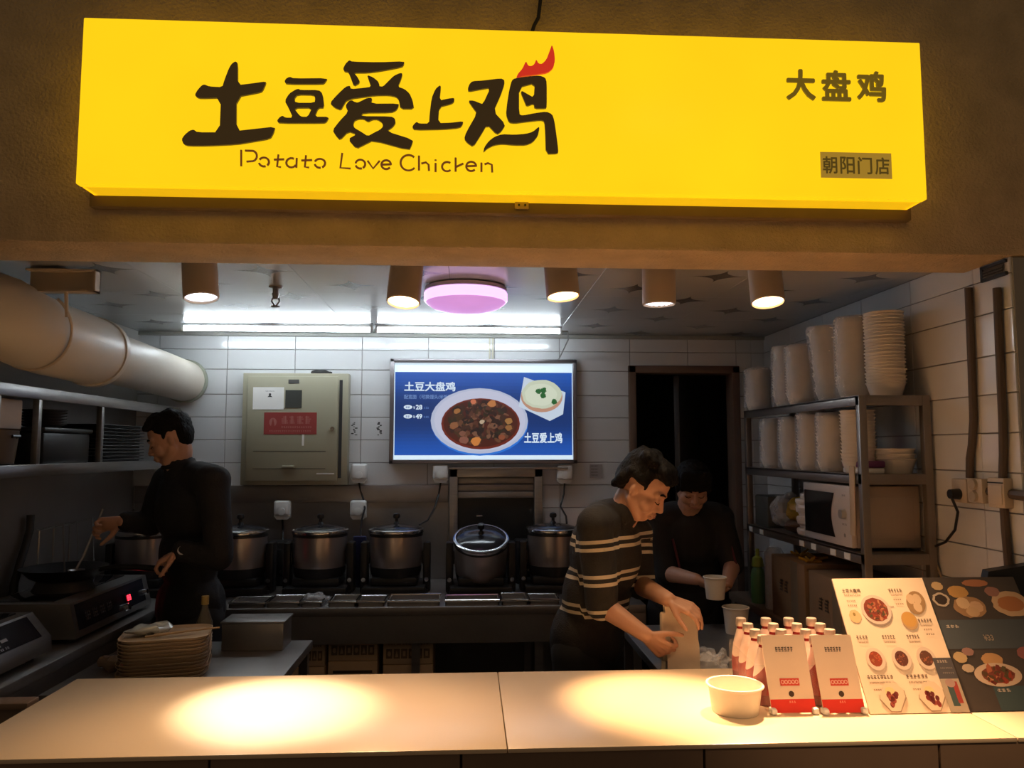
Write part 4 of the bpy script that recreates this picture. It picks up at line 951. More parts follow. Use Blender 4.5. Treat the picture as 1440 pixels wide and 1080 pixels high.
tops = [(1246, 2.985, 22, (0, 0), 'the bare tall stack at rack top front', None),
        (1285, 3.10, 20, (0, 0), 'the bare stack against wall, rack top', None),
        (1203, 3.14, 22, (0, 0), 'the wrapped tall stack beside bare one, rack top', 'clear sleeve around the tall bowl stack beside the bare one'),
        (1172, 3.32, 21, (-.1, 0), 'the leaning wrapped stack on rack top', 'clear sleeve around the leaning bowl stack'),
        (1122, 3.52, 17, (0, 0), 'the short wrapped stack third from doorway', 'clear sleeve around the short bowl stack on rack top'),
        (1096, 3.68, 18, (0, 0), 'the short wrapped stack second from doorway', 'clear sleeve around the bowl stack second from the doorway'),
        (1050, 4.06, 13, (0, 0), 'the wrapped stack nearest the doorway, rack top', 'clear sleeve around the bowl stack nearest the doorway')]
for (px, y, n, ln, lab, wr) in tops:
    x = min(atY(px, 545, y).x, RX1-.082); x = max(x, RX0+.06)
    bowl_stack(x, y, T_, n, lab, 'paper bowls on rack top', ln, 1., .0135, wr)
M_ = RZ[1]
for (px, y, n, lab, wr) in ((1194, 3.05, 15, 'the bare stack at middle rack shelf front', None),
        (1160, 3.27, 14, 'the wrapped stack second from front, middle shelf', 'clear sleeve around the second bowl stack on middle shelf'),
        (1128, 3.47, 15, 'the wrapped stack centred on middle shelf', 'clear sleeve around the centre bowl stack on middle shelf'),
        (1098, 3.68, 14, 'the wrapped stack left of centre, middle shelf', 'clear sleeve around the bowl stack left of centre, middle shelf'),
        (1076, 3.92, 14, 'the wrapped stack at middle shelf far end', 'clear sleeve around the far bowl stack on middle shelf')):
    x = max(atY(px, 640, y).x, RX0+.075); bowl_stack(min(x, RX1-.08), y, M_, n, lab, 'paper bowls on middle rack shelf', (0, 0), .9, .0145, wr)
p = atY(1268, 658, 2.99); bowl_stack(1.70, 3.0, M_, 3, 'the low wide pile at middle shelf front', 'wide bowls at the near end', (0, 0), 1.05, .02)
t = thing('napkin_packet', 'purple and white packet lying before the wide bowls on rack', 'packet', (1.575, 3.0, M_))
MB().bb(1.545, 1.63, 2.945, 3.12, M_, M_+.022, .006).build('pack', PAPER, t); MB().bb(1.543, 1.632, 2.943, 3.122, M_+.023, M_+.05, .006).build('purple_wrap', mat('purple_film', (.16, .03, .12), .4), t)
# microwave
mw = thing('microwave', 'cream white microwave oven on the lower rack shelf', 'microwave', (1.64, 3.2, RZ[2]))
MWM = mat('microwave_enamel', (.46, .38, .31), .4, 0, .05)
L0, L1, LZ0, LZ1 = 2.98, 3.41, RZ[2]+.012, RZ[2]+.255
MB().bb(RX0+.02, RX1-.005, L0, L1, LZ0, LZ1, .006).build('case', MWM, mw)
MB().bb(RX0-.002, RX0+.02, L0, L1, LZ0, LZ1, .005).build('front', mat('microwave_front', (.50, .47, .46), .35), mw)
b = MB(); yq = L0+.155
P_ = [(L1-.02, .03), (L1-.02, .21)]+[(yq-.02+.03*math.sin(math.pi*k/8), .21-.18*k/8) for k in range(9)]
b.prism([(L1-y, z) for y, z in P_], (RX0-.0025, L1, LZ0), (0, -1, 0), (0, 0, 1), .0035); b.build('door_window', mat('oven_window', (.015, .014, .014), .12), mw)
for z, r in ((.13, .02), ): MB().cyl((RX0-.002, L0+.055, LZ0+z), (RX0-.02, L0+.055, LZ0+z), r, r*.9, 20).build('dial', mat('dial_grey', (.5, .5, .5), .3, .5), mw)
P = Print((RX0-.0022, L0+.13, LZ0), (0, -1, 0), (0, 0, 1))
P.greek(.06, .2, .03, .008, 3, (.1, .1, .1), 1, 2); P.greek(.055, .085, .04, .008, 4, (.1, .1, .1), 2, 2); P.oval(.075, .045, .008, .008, (.2, .2, .2)); P.build('print', print_mat('flat_print'), mw)
for x in (RX0+.04, RX1-.04):
    for y in (L0+.04, L1-.04): MB().cyl((x, y, RZ[2]), (x, y, LZ0), .014, n=10).build('foot', BLACKP, mw)
b = MB(); b.bb(RX0+.05, RX1-.03, L0-.001, L0, LZ0+.03, LZ0+.2, .0); b.build('side_pressing', mat('pressing', (.41, .34, .28), .45), mw)
t = MB().box((RX0-.006, 2.955, 1.45), (.004, .04, .27), .001, Matrix.Rotation(.03, 3, 'X')).build('receipt_strip', mat('receipt_paper', (.45, .36, .26), .7), None, (RX0-.006, 2.955, 1.45)); tag(t, 'long paper receipt strip hanging from the rack by the microwave', 'receipt')
# bags on the lower shelf
WB = mat('white_bag_film', (.6, .56, .54), .4, 0, .06)
rnd = random.Random(8)
t = thing('white_cup_sleeve', 'white stack of nested foam cups beside the microwave', 'cups', (1.52, 3.5, RZ[2]))
for k in range(7):
    MB().lathe([(.03, 0), (.05, .01), (.055, .03), (.052, .04), (.03, .045)], (1.565+rnd.uniform(-.012, .012), 3.48+.01*(k % 2), RZ[2]+.002+k*.026), 14).noise(.006, 60, k).build('cup', WB, t)
tag(MB().ell((1.58, 3.64, RZ[2]+.115), (.055, .06, .055)).noise(.03, 30, 4).build('yellow_packet', mat('yellow_foil', (.34, .22, .03), .4), None, (1.56, 3.72, RZ[2]+.06)), 'yellow packet on the lower rack shelf behind foam cups', 'packet')
tag(MB().ell((1.6, 3.64, RZ[2]+.035), (.08, .08, .035)).noise(.02, 25, 6).build('brown_packet', mat('brown_foil', (.10, .06, .04), .5), None, (1.57, 3.72, RZ[2])), 'brown packet under the yellow packet on the lower rack shelf', 'packet')
tag(MB().ell((1.6, 3.82, RZ[2]+.085), (.08, .07, .085)).noise(.04, 25, 9).build('clear_bag', PLASTIC, None, (1.57, 3.98, RZ[2])), 'crumpled clear bag at the far end of lower rack shelf', 'bag')
tag(MB().bb(1.53, 1.72, 3.9, 4.08, RZ[2], RZ[2]+.16, .01).build('storage_tub', mat('dark_olive_tub', (.06, .058, .05), .5), None, (1.6, 4.0, RZ[2])), 'dark olive tub at the far end of lower rack shelf', 'tub')
# side table below the rack with boxes
stb = thing('side_table', 'low dark table against the right wall beneath the rack', 'table', (1.6, 3.5, 0))
MB().bb(1.45, XR-.01, 2.85, 4.3, .82, .86, .004).build('worktop', BROWN, stb)
for x in (1.48, XR-.04):
    for y in (2.9, 4.25): MB().bb(x-.02, x+.02, y-.02, y+.02, 0, .82).build('leg', BROWN, stb)
def gift(x0, x1, y0, y1, h, lab, pr=True):
    t = thing('cardboard_box', lab, 'box', ((x0+x1)/2, y0, .86)); MB().bb(x0, x1, y0, y1, .86, .86+h, .004).build('box', mat('brown_board', (.24, .145, .075), .75, 0, .12), t)
    P = Print((x0, y0-.0003, .86), (1, 0, 0), (0, 0, 1)); w_, h_ = x1-x0, h
    if pr:
        P.rect(.58*w_, 0, .8*w_, h_, (.2, .15, .1)); P.greek(.3*w_, .52*h_, .3*w_, .2*h_, 2, (.03, .02, .012), 3, 4)
    P.rect(.04*w_, .9*h_, .96*w_, .94*h_, (.16, .09, .05)); P.build('print', print_mat('flat_print'), t)
    P2 = Print((x0-.0003, y1, .86), (0, -1, 0), (0, 0, 1)); d_ = y1-y0; P2.rect(.6*d_, 0, .8*d_, h_, (.2, .15, .1)); P2.greek(.25*d_, .45*h_, .3*d_, .2*h_, 2, (.04, .025, .015), 4, 4); P2.build('side_print', print_mat('flat_print'), t)
gift(1.47, 1.76, 3.35, 3.72, .285, 'brown cardboard box with dark print below the microwave', False)
gift(1.47, 1.76, 2.95, 3.31, .27, 'plain brown cardboard box nearest the menu boards', False)
for i, (x, y, s_) in enumerate(((1.53, 3.42, .05), (1.6, 3.5, .045), (1.56, 3.6, .04))):
    b = MB()
    for k in range(8):
        a = k*.78; b.caps((x, y, 1.148), (x+s_*math.cos(a), y+s_*math.sin(a), 1.15+.03*rnd.random()), .008, .004, 6)
    tag(b.build('yellow_flower', mat('yellow_petal', (.42, .24, .02), .6), None, (x, y, 1.145)), ('nearest', 'middle', 'farthest')[i]+' yellow paper flower on the printed cardboard box', 'flower')
q = atY(1062, 860, 3.85); t = thing('detergent_bottle', 'green squeeze bottle with yellow-green cap by the doorway', 'bottle', (1.50, 3.98, .86))
MB().lathe([(.034, .86), (.036, .865), (.036, 1.0), (.03, 1.03), (.014, 1.05)], (1.50, 3.98, 0), 20).build('body', mat('green_plastic', (.09, .19, .06), .35), t); MB().lathe([(.03, 1.045), (.032, 1.05), (.024, 1.09), (.01, 1.1), (.009, 1.135)], (1.50, 3.98, 0), 18).build('cap', mat('lime_cap', (.26, .30, .04), .4), t)
t = thing('cup_lid_stack', 'tall pale sleeve of cup lids left of the printed box', 'lids', (1.5, 3.82, .86))
MB().lathe([(.045, .86), (.047, .865), (.047, 1.12), (.044, 1.125)], (1.53, 3.83, 0), 20).noise(.003, 60).build('lids', mat('pale_lids', (.36, .31, .30), .5), t); MB().lathe([(.049, .862), (.0495, 1.13), (.03, 1.16)], (1.53, 3.83, 0), 20, None, False, False).noise(.004, 50).build('film', PLASTIC, t)

# ------------------------------------------------------------------ right wall fixtures
CON = mat('brown_conduit', (.085, .06, .045), .5)
def conduit(pts, lab, nm='conduit'):
    Q = [atX(x, y, XR-.022) for x, y in pts]; return tag(MB().tube(Q, .0135, 10).build(nm, CON, None, Q[-1]), lab, 'conduit')
conduit([(1362, 405), (1366, 500), (1369, 590), (1367, 625), (1364, 645), (1364, 672)], 'dark conduit running down right wall to the double socket')
conduit([(1402, 405), (1406, 500), (1410, 590), (1411, 640), (1410, 675)], 'dark conduit running down right wall to the switch box')
conduit([(1412, 715), (1414, 745), (1418, 790), (1420, 820)], 'dark conduit below the switch box on the right wall')
def wallbox(px, py, w_, h_, lab, nm, cat):
    c = atX(px, py, XR-.03); t = thing(nm, lab, cat, (XR-.008, c.y, c.z)); MB().bb(XR-.04, XR-.0065, c.y-w_/2, c.y+w_/2, c.z-h_/2, c.z+h_/2, .005).build('plate', mat('ivory_plastic', (.50, .42, .32), .45), t); return t, c
t, c = wallbox(1352, 690, .085, .085, 'ivory wall socket with black plug on right wall', 'wall_socket', 'socket')
MB().cyl((XR-.04, c.y, c.z-.012), (XR-.075, c.y, c.z-.012), .02, .017, 14).build('plug', BLACKP, t)
pts = [V((XR-.07, c.y, c.z-.02)), atX(1347, 720, XR-.06), atX(1343, 745, XR-.05), atX(1330, 762, XR-.04), atX(1316, 768, XR-.03)]
MB().tube(pts, .005, 8).build('cord', BLACKP, t)
t, c = wallbox(1374, 690, .08, .085, 'ivory double socket box right of the plugged socket', 'wall_socket', 'socket')
b = MB(); 
for dz in (-.02, .022): b.cyl((XR-.04, c.y, c.z+dz), (XR-.05, c.y, c.z+dz), .02, .018, 16)
b.build('caps', mat('ivory_plastic2', (.42, .35, .27), .45), t)
t, c = wallbox(1404, 693, .082, .1, 'ivory light switch box between the two conduits', 'light_switch', 'switch')
MB().bb(XR-.044, XR-.04, c.y-.034, c.y+.034, c.z-.038, c.z+.026, .002).build('rocker', mat('ivory_plastic', None), t)
MB().bb(XR-.0415, XR-.039, c.y-.038, c.y+.038, c.z+.032, c.z+.036).build('groove', DARK, t)
cc = [atX(1384, 690, XR-.012), atX(1440, 697, XR-.012), atX(1470, 700, XR-.012)]
tag(MB().tube(cc, .017, 8).build('wire_trunking', CON, None, cc[0]), 'dark horizontal trunking joining the sockets on right wall', 'trunking')
vg = thing('vent_grille', 'black slatted vent grille high on the right wall', 'vent', atX(1400, 388, XR-.012))
g0, g1 = atX(1380, 380, XR-.01), atX(1380, 398, XR-.01)
yn, yf, zlo, zhi = 2.44, g0.y, g1.z, min(2.288, g0.z+.03)
b = MB(); b.bb(XR-.016, XR-.0065, yn, yf, zlo, zlo+.012); b.bb(XR-.016, XR-.0065, yn, yf, zhi-.01, zhi); b.bb(XR-.016, XR-.0065, yf-.012, yf, zlo, zhi); b.build('frame', DARK, vg)
for k in range(5): MB().box((XR-.013, (yn+yf)/2, zlo+.018+k*(zhi-zlo-.03)/5), (.003, yf-yn-.03, .014), 0, Matrix.Rotation(.5, 3, 'Y')).build('slat', BLACKP if k % 2 else mat('grey_slat', (.16, .14, .13), .35), vg)
wr = [atX(1304, 560, XR-.02), atX(1308, 640, XR-.02), atX(1312, 720, XR-.02), atX(1316, 790, XR-.02), atX(1328, 825, XR-.02)]
tag(MB().tube(wr, .004, 6).build('thin_wire', mat('beige_wire', (.3, .24, .16), .5), None, wr[-1]), 'thin beige wire hanging down the right wall beside the rack', 'cable')

# ------------------------------------------------------------------ things on the counter
ZT1 = ZT
bp = atZ(1034, 1000, ZT)
bw = thing('paper_bowl', 'white paper bowl standing alone on the counter front', 'bowl', (bp.x, bp.y, ZT))
R_ = .078
MB().lathe([(R_*.82, ZT), (R_*.84, ZT+.002), (R_*.97, ZT+.074), (R_*.95, ZT+.074), (R_*.82, ZT+.006), (.004, ZT+.005)], (bp.x, bp.y, 0), 44).build('bowl_wall', mat('counter_bowl_paper', (.8, .74, .64), .5), bw)
MB().tube([(bp.x+R_*math.cos(2*math.pi*k/44), bp.y+R_*math.sin(2*math.pi*k/44), ZT+.075) for k in range(44)], .004, 8, closed=True).build('rim', mat('counter_bowl_paper', None), bw)
for k in range(4):
    tag(MB().ell((bp.x-.02+.014*k, bp.y+.01*((k % 2)*2-1), ZT+.012), (.011, .008, .005), Matrix.Rotation(k, 3, 'Z'), 10, 6).build('wrapped_sweet', mat('red_wrapper', (.5, .06, .05), .3), None, (bp.x-.02+.014*k, bp.y, ZT+.007)), ('leftmost', 'second', 'third', 'rightmost')[k]+' small red wrapped sweet inside the counter bowl', 'sweet')
# soda bottles
def bottle():
    t = thing('soda_bottle', '', 'bottle', (0, 0, 0), 'red and white soda bottles behind the cards')
    prof = [(.026, 0), (.03, .004), (.031, .03), (.0305, .08), (.026, .115), (.018, .145), (.0135, .165), (.0125, .178)]
    MB().lathe(prof, (0, 0, 0), 24).build('glass', mat('red_soda', (.22, .02, .02), .12, 0, .15), t)
    lb_ = MB().lathe([(.0318, .032), (.0313, .08), (.0268, .116), (.0188, .146), (.0145, .164)], (0, 0, 0), 24, None, False, False)
    m = mat('bottle_label', (.78, .62, .56), .35, 0, .04)
    if 'lab_done' not in MATS:
        MATS['lab_done'] = m; nt = m.node_tree; L = nt.links.new
        tc = nt.nodes.new('ShaderNodeTexCoord'); sp_ = nt.nodes.new('ShaderNodeSeparateXYZ'); L(tc.outputs['Object'], sp_.inputs[0])
        def mm(op, a, b=None):
            n = nt.nodes.new('ShaderNodeMath'); n.operation = op
            for i, x in enumerate((a, b)):
                if x is None: continue
                if isinstance(x, (int, float)): n.inputs[i].default_value = x
                else: L(x, n.inputs[i])
            return n.outputs[0]
        ang = mm('ARCTAN2', sp_.outputs['Y'], sp_.outputs['X']); line = mm('ADD', .112, mm('MULTIPLY', mm('SINE', mm('ADD', ang, 1.9)), .035))
        fac = mm('LESS_THAN', sp_.outputs['Z'], line)
        vo = nt.nodes.new('ShaderNodeTexVoronoi'); vo.inputs['Scale'].default_value = 17; L(tc.outputs['Object'], vo.inputs['Vector'])
        dots = mm('LESS_THAN', vo.outputs['Distance'], .16); fac = mm('MAXIMUM', fac, dots)
        mx = nt.nodes.new('ShaderNodeMix'); mx.data_type = 'RGBA'; L(fac, mx.inputs[0]); h = [n for n in nt.nodes if n.type == 'HUE_SAT'][0]
        L(h.outputs[0], mx.inputs[6]); mx.inputs[7].default_value = (.33, .02, .02, 1); L(mx.outputs[2], nt.nodes['Principled BSDF'].inputs['Base Color'])
    lb_.build('label', m, t)
    MB().lathe([(.0125, .172), (.0165, .173), (.017, .178), (.0165, .194), (.015, .197), (.004, .1975)], (0, 0, 0), 20).build('cap', mat('bottle_cap', (.60, .50, .44), .35, .6), t)
    return t
bproto = bottle()
front = [atZ(x, 897, ZT+.19) for x in (1073, 1110, 1146, 1181)]; back = [atZ(x, 872, ZT+.19) for x in (1042, 1077, 1109, 1141)]
rown = ['front', 'second', 'third', 'back']; coln = ['leftmost', 'second', 'third', 'rightmost']
first = True
for r in range(4):
    for c in range(4):
        q = front[c].lerp(back[c], r/3)
        o = bproto if first else copy_tree(bproto); first = False
        o.location = (q.x, q.y, ZT); o.rotation_euler = (0, 0, .25*r-.2*c)
        o['label'] = f'{coln[c]} red and white soda bottle in the {rown[r]} row behind the cards'
sh = MB(); cen = (front[0]+back[3])/2
hull = [V((front[0].x-.037, front[0].y-.03, 0)), V((front[3].x+.03, front[3].y-.03, 0)), V((back[3].x+.037, back[3].y+.035, 0)), V((back[0].x-.03, back[0].y+.036, 0))]
rs = []
for z in (.003, .06, .12):
    ring = []
    for i in range(4):
        for k in range(5): ring.append(hull[i].lerp(hull[(i+1) % 4], k/5)+V((0, 0, ZT+z)))
    rs.append(ring)
sh.rings(rs, False, False); sh.noise(.004, 40)
tag(sh.build('shrink_wrap', mat('shrink_film', (.9, .9, .9), .1, 0, .05, 8, .4, 30, alpha=.12), None, (cen.x, cen.y, ZT)), 'clear shrink wrap around the pack of soda bottles', 'shrink wrap')
# payment cards on stands
def card(x0, x1, lab, pxl, pxr):
    a = atZ(pxl, 1003, ZT+.004); b_ = atZ(pxr, 1003, ZT+.004); w_ = b_.x-a.x; H_ = .212; th = math.radians(20)
    up = V((0, math.sin(th), math.cos(th))); o = V((a.x, a.y, ZT+.004)); n = V((1, 0, 0)).cross(up)
    t = thing('payment_card', lab, 'card stand', (a.x+w_/2, a.y, ZT), 'payment cards on the counter')
    MB().prism([(0, 0), (w_, 0), (w_, H_), (0, H_)], o-n*.0035, (1, 0, 0), up, .003).build('card', mat('peach_card', (.88, .68, .54), .4), t)
    for x in (0.004, w_-.004): MB().box((a.x+x, a.y+.004, ZT+.009), (.018, .03, .018), .006).build('clip_foot', WHITEP, t)
    MB().prism([(w_*.3, 0), (w_*.7, 0), (w_*.6, .15), (w_*.4, .15)], V((a.x, a.y+.085, ZT+.001)), (1, 0, 0), V((0, -.018/.15*1, 1)).normalized(), -.002).build('strut', mat('peach_card', None), t)
    P = Print(o, (1, 0, 0), up); k = (.08, .045, .03)
    P.rect(0, 0, w_, .036, (.75, .045, .03)); P.greek(w_*.42, .026, w_*.16, .006, 3, (.9, .4, .3), 1, 2)
    P.greek(w_*.28, .165, w_*.42, .014, 6, k, 5, 3)
    P.rect(w_*.28, .072, w_*.72, .092, (.68, .07, .05))
    for i in range(5): P.oval(w_*(.34+.08*i), .082, .0055, .006, (.85, .5, .42), n=14, up=(i == 0))
    for i in range(5): P.oval(w_*(.34+.08*i), .082, .003, .0034, (.68, .07, .05), n=10, up=(i == 0))
    P.oval(w_*.5, .05, .008, .008, k); P.build('print', print_mat('flat_print'), t)
card(0, 0, 'left peach payment card stand with red base strip', 1086, 1150)
card(0, 0, 'right peach payment card stand with red base strip', 1159, 1219)
# menu boards
a = atZ(1224, 1004, ZT+.003); th = math.radians(31); up = V((0, math.sin(th), math.cos(th))); n = V((1, 0, 0)).cross(up); MWd = .292; MH = .40
mn = thing('menu_board', 'leaning cream menu board with dish photographs on the counter', 'menu', (a.x+MWd/2, a.y, ZT))
o = V((a.x, a.y, ZT+.003))
MB().prism([(0, 0), (MWd, 0), (MWd, MH), (0, MH)], o-n*.0055, (1, 0, 0), up, .005).build('board', mat('cream_menu_print', (.9, .70, .53), .3), mn)
MB().prism([(.1, 0), (.2, 0), (.17, .28), (.13, .28)], V((a.x, a.y+.24, ZT+.001)), (1, 0, 0), V((0, -.3, 1)).normalized(), -.003).build('strut', mat('clear_acrylic', (.5, .45, .4), .15, alpha=.5), mn)
P = Print(o, (1, 0, 0), up); K = (.10, .05, .03); K2 = (.3, .18, .11)
def U(x, y): return x*MWd, y*MH
def ttl(x, y, w_, nch, seed, two=True):
    P.greek(x*MWd, y*MH, w_*MWd, .012, nch, K, seed, 3)
    if two: P.greek((x+.015)*MWd, (y-.03)*MH, w_*.8*MWd, .005, nch*2, K2, seed+1, 2)
P.text('土豆大盘鸡', .07*MWd, .885*MH, .2*MWd, K, .02, .013)
P.greek(.08*MWd, .86*MH, .18*MWd, .005, 9, K2, 2, 2); P.greek(.09*MWd, .815*MH, .1*MWd, .005, 5, K2, 3, 2); P.greek(.09*MWd, .78*MH, .1*MWd, .005, 5, K2, 4, 2)
P.oval(.135*MWd, .70*MH, .062*MWd, .05*MH, (.72, .47, .24), wob=.15); P.oval(.13*MWd, .715*MH, .014*MWd, .014*MH, (.3, .2, .06))
ST = [(.30, .04, .02), (.16, .03, .02), (.42, .12, .06), (.1, .05, .02), (.5, .2, .1), (.09, .07, .03)]
P.oval(.385*MWd, .735*MH, .158*MWd, .115*MH, (.28, .2, .16)); P.dish(.38*MWd, .75*MH, .16*MWd, .115*MH, (.22, .04, .02), ST, 3, 60, (.66, .52, .44))
ttl(.575, .885, .155, 5, 20); P.greek(.6*MWd, .82*MH, .09*MWd, .005, 4, K2, 21, 2); P.greek(.61*MWd, .785*MH, .09*MWd, .005, 4, K2, 22, 2)
P.oval(.835*MWd, .80*MH, .1*MWd, .095*MH, (.36, .21, .1), rot=-.4); 
for x, y in ((.79, .83), (.86, .83), (.84, .765)): P.oval(x*MWd, y*MH, .045*MWd, .04*MH, (.68, .47, .3), wob=.1, seed=int(x*99))
P.oval(.70*MWd, .66*MH, .085*MWd, .07*MH, (.5, .3, .14)); P.oval(.70*MWd, .67*MH, .075*MWd, .058*MH, (.58, .31, .08))
ttl(.79, .645, .15, 5, 30); P.greek(.82*MWd, .585*MH, .09*MWd, .005, 4, K2, 31, 2); P.greek(.83*MWd, .55*MH, .09*MWd, .005, 4, K2, 32, 2)
for k, (x, c) in enumerate(((.08, (.30, .05, .02)), (.35, (.13, .035, .025)), (.61, (.14, .05, .03)))):
    ttl(x, .525, .14 if k else .12, 5-(k == 0), 40+k*3); P.oval((x+.135)*MWd, .375*MH, .1*MWd, .085*MH, (.5, .36, .27)); P.dish((x+.135)*MWd, .38*MH, .098*MWd, .082*MH, c, [c, tuple(v*1.8 for v in c), (.4, .12, .05)], k+7, 24, (.70, .54, .44), food=.68)
for k, x in enumerate((.07, .47)):
    ttl(x, .235, .27-.04*k, 8-k*2, 60+k*5); P.greek((x+.03)*MWd, .155*MH, .11*MWd, .005, 5, K2, 70+k, 2)
    cx, cy = x+.2, .1
    oc = [(-.13, -.0), (-.05, -.085), (.04, -.085), (.13, .01), (.13, .06), (.07, .11), (-.04, .11), (-.12, .03)]
    P.poly([((cx+p_*1.06)*MWd, (cy+q_*1.0-.008)*MH) for p_, q_ in oc], (.36, .24, .16)); P.poly([((cx+p_)*MWd, (cy+q_)*MH) for p_, q_ in oc], (.74, .57, .42))
    P.oval((cx-.01)*MWd, (cy+.05)*MH, .05*MWd, .03*MH, (.72, .58, .3), wob=.2)
    for i in range(14):
        rr_ = random.Random(i+k*50); P.oval((cx+rr_.uniform(-.05, .05))*MWd, (cy+rr_.uniform(-.05, .035))*MH, .022*MWd, .02*MH, rr_.choice([(.22, .03, .025), (.14, .02, .02), (.34, .07, .05)]), n=9, wob=.2, seed=i, up=(i % 5 == 0))
P.rect(.805*MWd, .23*MH, MWd, .38*MH, (.085, .075, .085)); P.greek(.84*MWd, .345*MH, .11*MWd, .008, 4, (.5, .4, .34), 80, 3); P.greek(.85*MWd, .30*MH, .13*MWd, .005, 7, (.25, .2, .18), 81, 2); P.greek(.86*MWd, .265*MH, .12*MWd, .005, 6, (.25, .2, .18), 82, 2)
P.rect(.805*MWd, 0, MWd, .23*MH, (.42, .33, .25)); P.rect(.86*MWd, .04*MH, .93*MWd, .18*MH, (.06, .09, .09)); P.rect(.92*MWd, .06*MH, .97*MWd, .21*MH, (.34, .05, .04)); P.oval(.9*MWd, .2*MH, .05*MWd, .03*MH, (.4, .25, .22))
P.build('print', print_mat('flat_print', rough=.35), mn)
m2 = thing('menu_board', 'dark photo menu board at right edge of the counter', 'menu', (a.x+MWd*1.5, a.y, ZT))
o2 = V((a.x+MWd+.002, a.y+.004, ZT+.003)); W2 = .3
MB().prism([(0, 0), (W2, 0), (W2, MH), (0, MH)], o2-n*.0055, (1, 0, 0), up, .005).build('board', mat('dark_menu_print', (.07, .055, .05), .3), m2)
MB().prism([(.1, 0), (.2, 0), (.17, .28), (.13, .28)], V((o2.x, o2.y+.24, ZT+.001)), (1, 0, 0), V((0, -.3, 1)).normalized(), -.003).build('strut', mat('clear_acrylic', None), m2)
P = Print(o2, (1, 0, 0), up); SL = (.075, .085, .10)
P.rect(0, .44*MH, W2, .66*MH, SL); P.rect(.32*W2, 0, W2, .17*MH, (.05, .075, .085)); 
P.text('¥33', .42*W2, .5*MH, .1*W2, (.62, .5, .4), .02, .018); P.greek(.07*W2, .6*MH, .14*W2, .009, 3, (.55, .45, .38), 1, 3); P.greek(.35*W2, .13*MH, .14*W2, .009, 3, (.55, .45, .38), 2, 3)
rnd = random.Random(12)
for (x, y, rx, ry, c) in ((.13, .93, .06, .035, (.5, .34, .18)), (.33, .88, .11, .05, (.52, .28, .09)), (.12, .82, .09, .055, (.48, .38, .3)), (.12, .82, .065, .04, (.04, .025, .02)), (.4, .76, .17, .085, (.36, .2, .1)), (.34, .79, .07, .045, (.62, .42, .25)), (.47, .76, .07, .045, (.58, .36, .22)), (.41, .72, .07, .04, (.55, .35, .2)), (.85, .78, .2, .1, (.55, .36, .22)), (.85, .78, .14, .06, (.42, .16, .06)), (.55, .95, .14, .03, (.4, .16, .08)), (.7, .88, .08, .04, (.32, .15, .12)),
        (.1, .38, .07, .04, (.5, .34, .18)), (.2, .42, .06, .03, (.3, .16, .14)), (.42, .36, .11, .05, (.5, .27, .12)), (.14, .3, .06, .03, (.48, .36, .26)), (.8, .4, .1, .05, (.3, .1, .09))):
    P.oval(x*W2, y*MH, rx*W2, ry*MH, c, wob=.12, seed=int(x*100+y*10))
P.dish(.42*W2, .25*MH, .24*W2, .085*MH, (.2, .05, .03), ST, 15, 40, (.55, .4, .3), food=.7)
P.build('print', print_mat('flat_print'), m2)
# card reader / monitor at the right edge
m0 = atY(1392, 800, 2.36); mo = thing('till_monitor', 'black till monitor behind the dark menu at right edge', 'monitor', (1.72, 2.45, ZT))
Rm = Matrix.Rotation(math.radians(-12), 3, 'X')
zt_ = atY(1410, 786, 2.42).z
MB().prism([(0, .06), (.03, .2), (.2, .225), (.2, 0), (0, 0)], (m0.x, 2.46, zt_-.235), (1, 0, 0), (0, -.1, 1), .03).build('screen_case', BLACKP, mo)
MB().bb(1.64, 1.72, 2.462, 2.52, ZT+.02, zt_-.2, .01).build('neck', BLACKP, mo); MB().bb(1.58, 1.78, 2.42, 2.57, ZT, ZT+.02, .008).build('foot', BLACKP, mo)
# ------------------------------------------------------------------ people
def remesh(mb, name, m, voxel, smooth, parent, fac=.5):
    me = mb.mesh(name, None, V(parent['_o'])); o = bpy.data.objects.new(name, me)
    md = o.modifiers.new('r', 'REMESH'); md.mode = 'VOXEL'; md.voxel_size = voxel; md.use_smooth_shade = True
    if smooth: s = o.modifiers.new('s', 'SMOOTH'); s.factor = fac; s.iterations = smooth
    new = mesh_from_eval(o); new.name = name; COL.objects.link(o)
    o.modifiers.clear(); o.data = new; bpy.data.meshes.remove(me)
    new.materials.clear(); new.materials.append(m)
    for p in new.polygons: p.use_smooth = True
    o.parent = parent; o['_o'] = tuple(parent['_o'])
    return o
def displace(me, fn):
    n = len(me.vertices); co = [0.]*(3*n); no = [0.]*(3*n); me.vertices.foreach_get('co', co); me.vertices.foreach_get('normal', no)
    for i in range(0, 3*n, 3):
        d = fn(V((co[i], co[i+1], co[i+2])))
        co[i] += no[i]*d; co[i+1] += no[i+1]*d; co[i+2] += no[i+2]*d
    me.vertices.foreach_set('co', co); me.update()
SKIN = mat('skin', (.46, .25, .165), .5, 0, .06, 8, sss=.06)
HAIR = mat('black_hair', (.007, .006, .0055), .6, 0, .3, 40, .5, 220, spec=.1, stretch=(1, 1, .25))
def frame(f, u):
    f = V(f).normalized(); u = V(u); l = u.cross(f).normalized(); u = f.cross(l).normalized(); return f, l, u
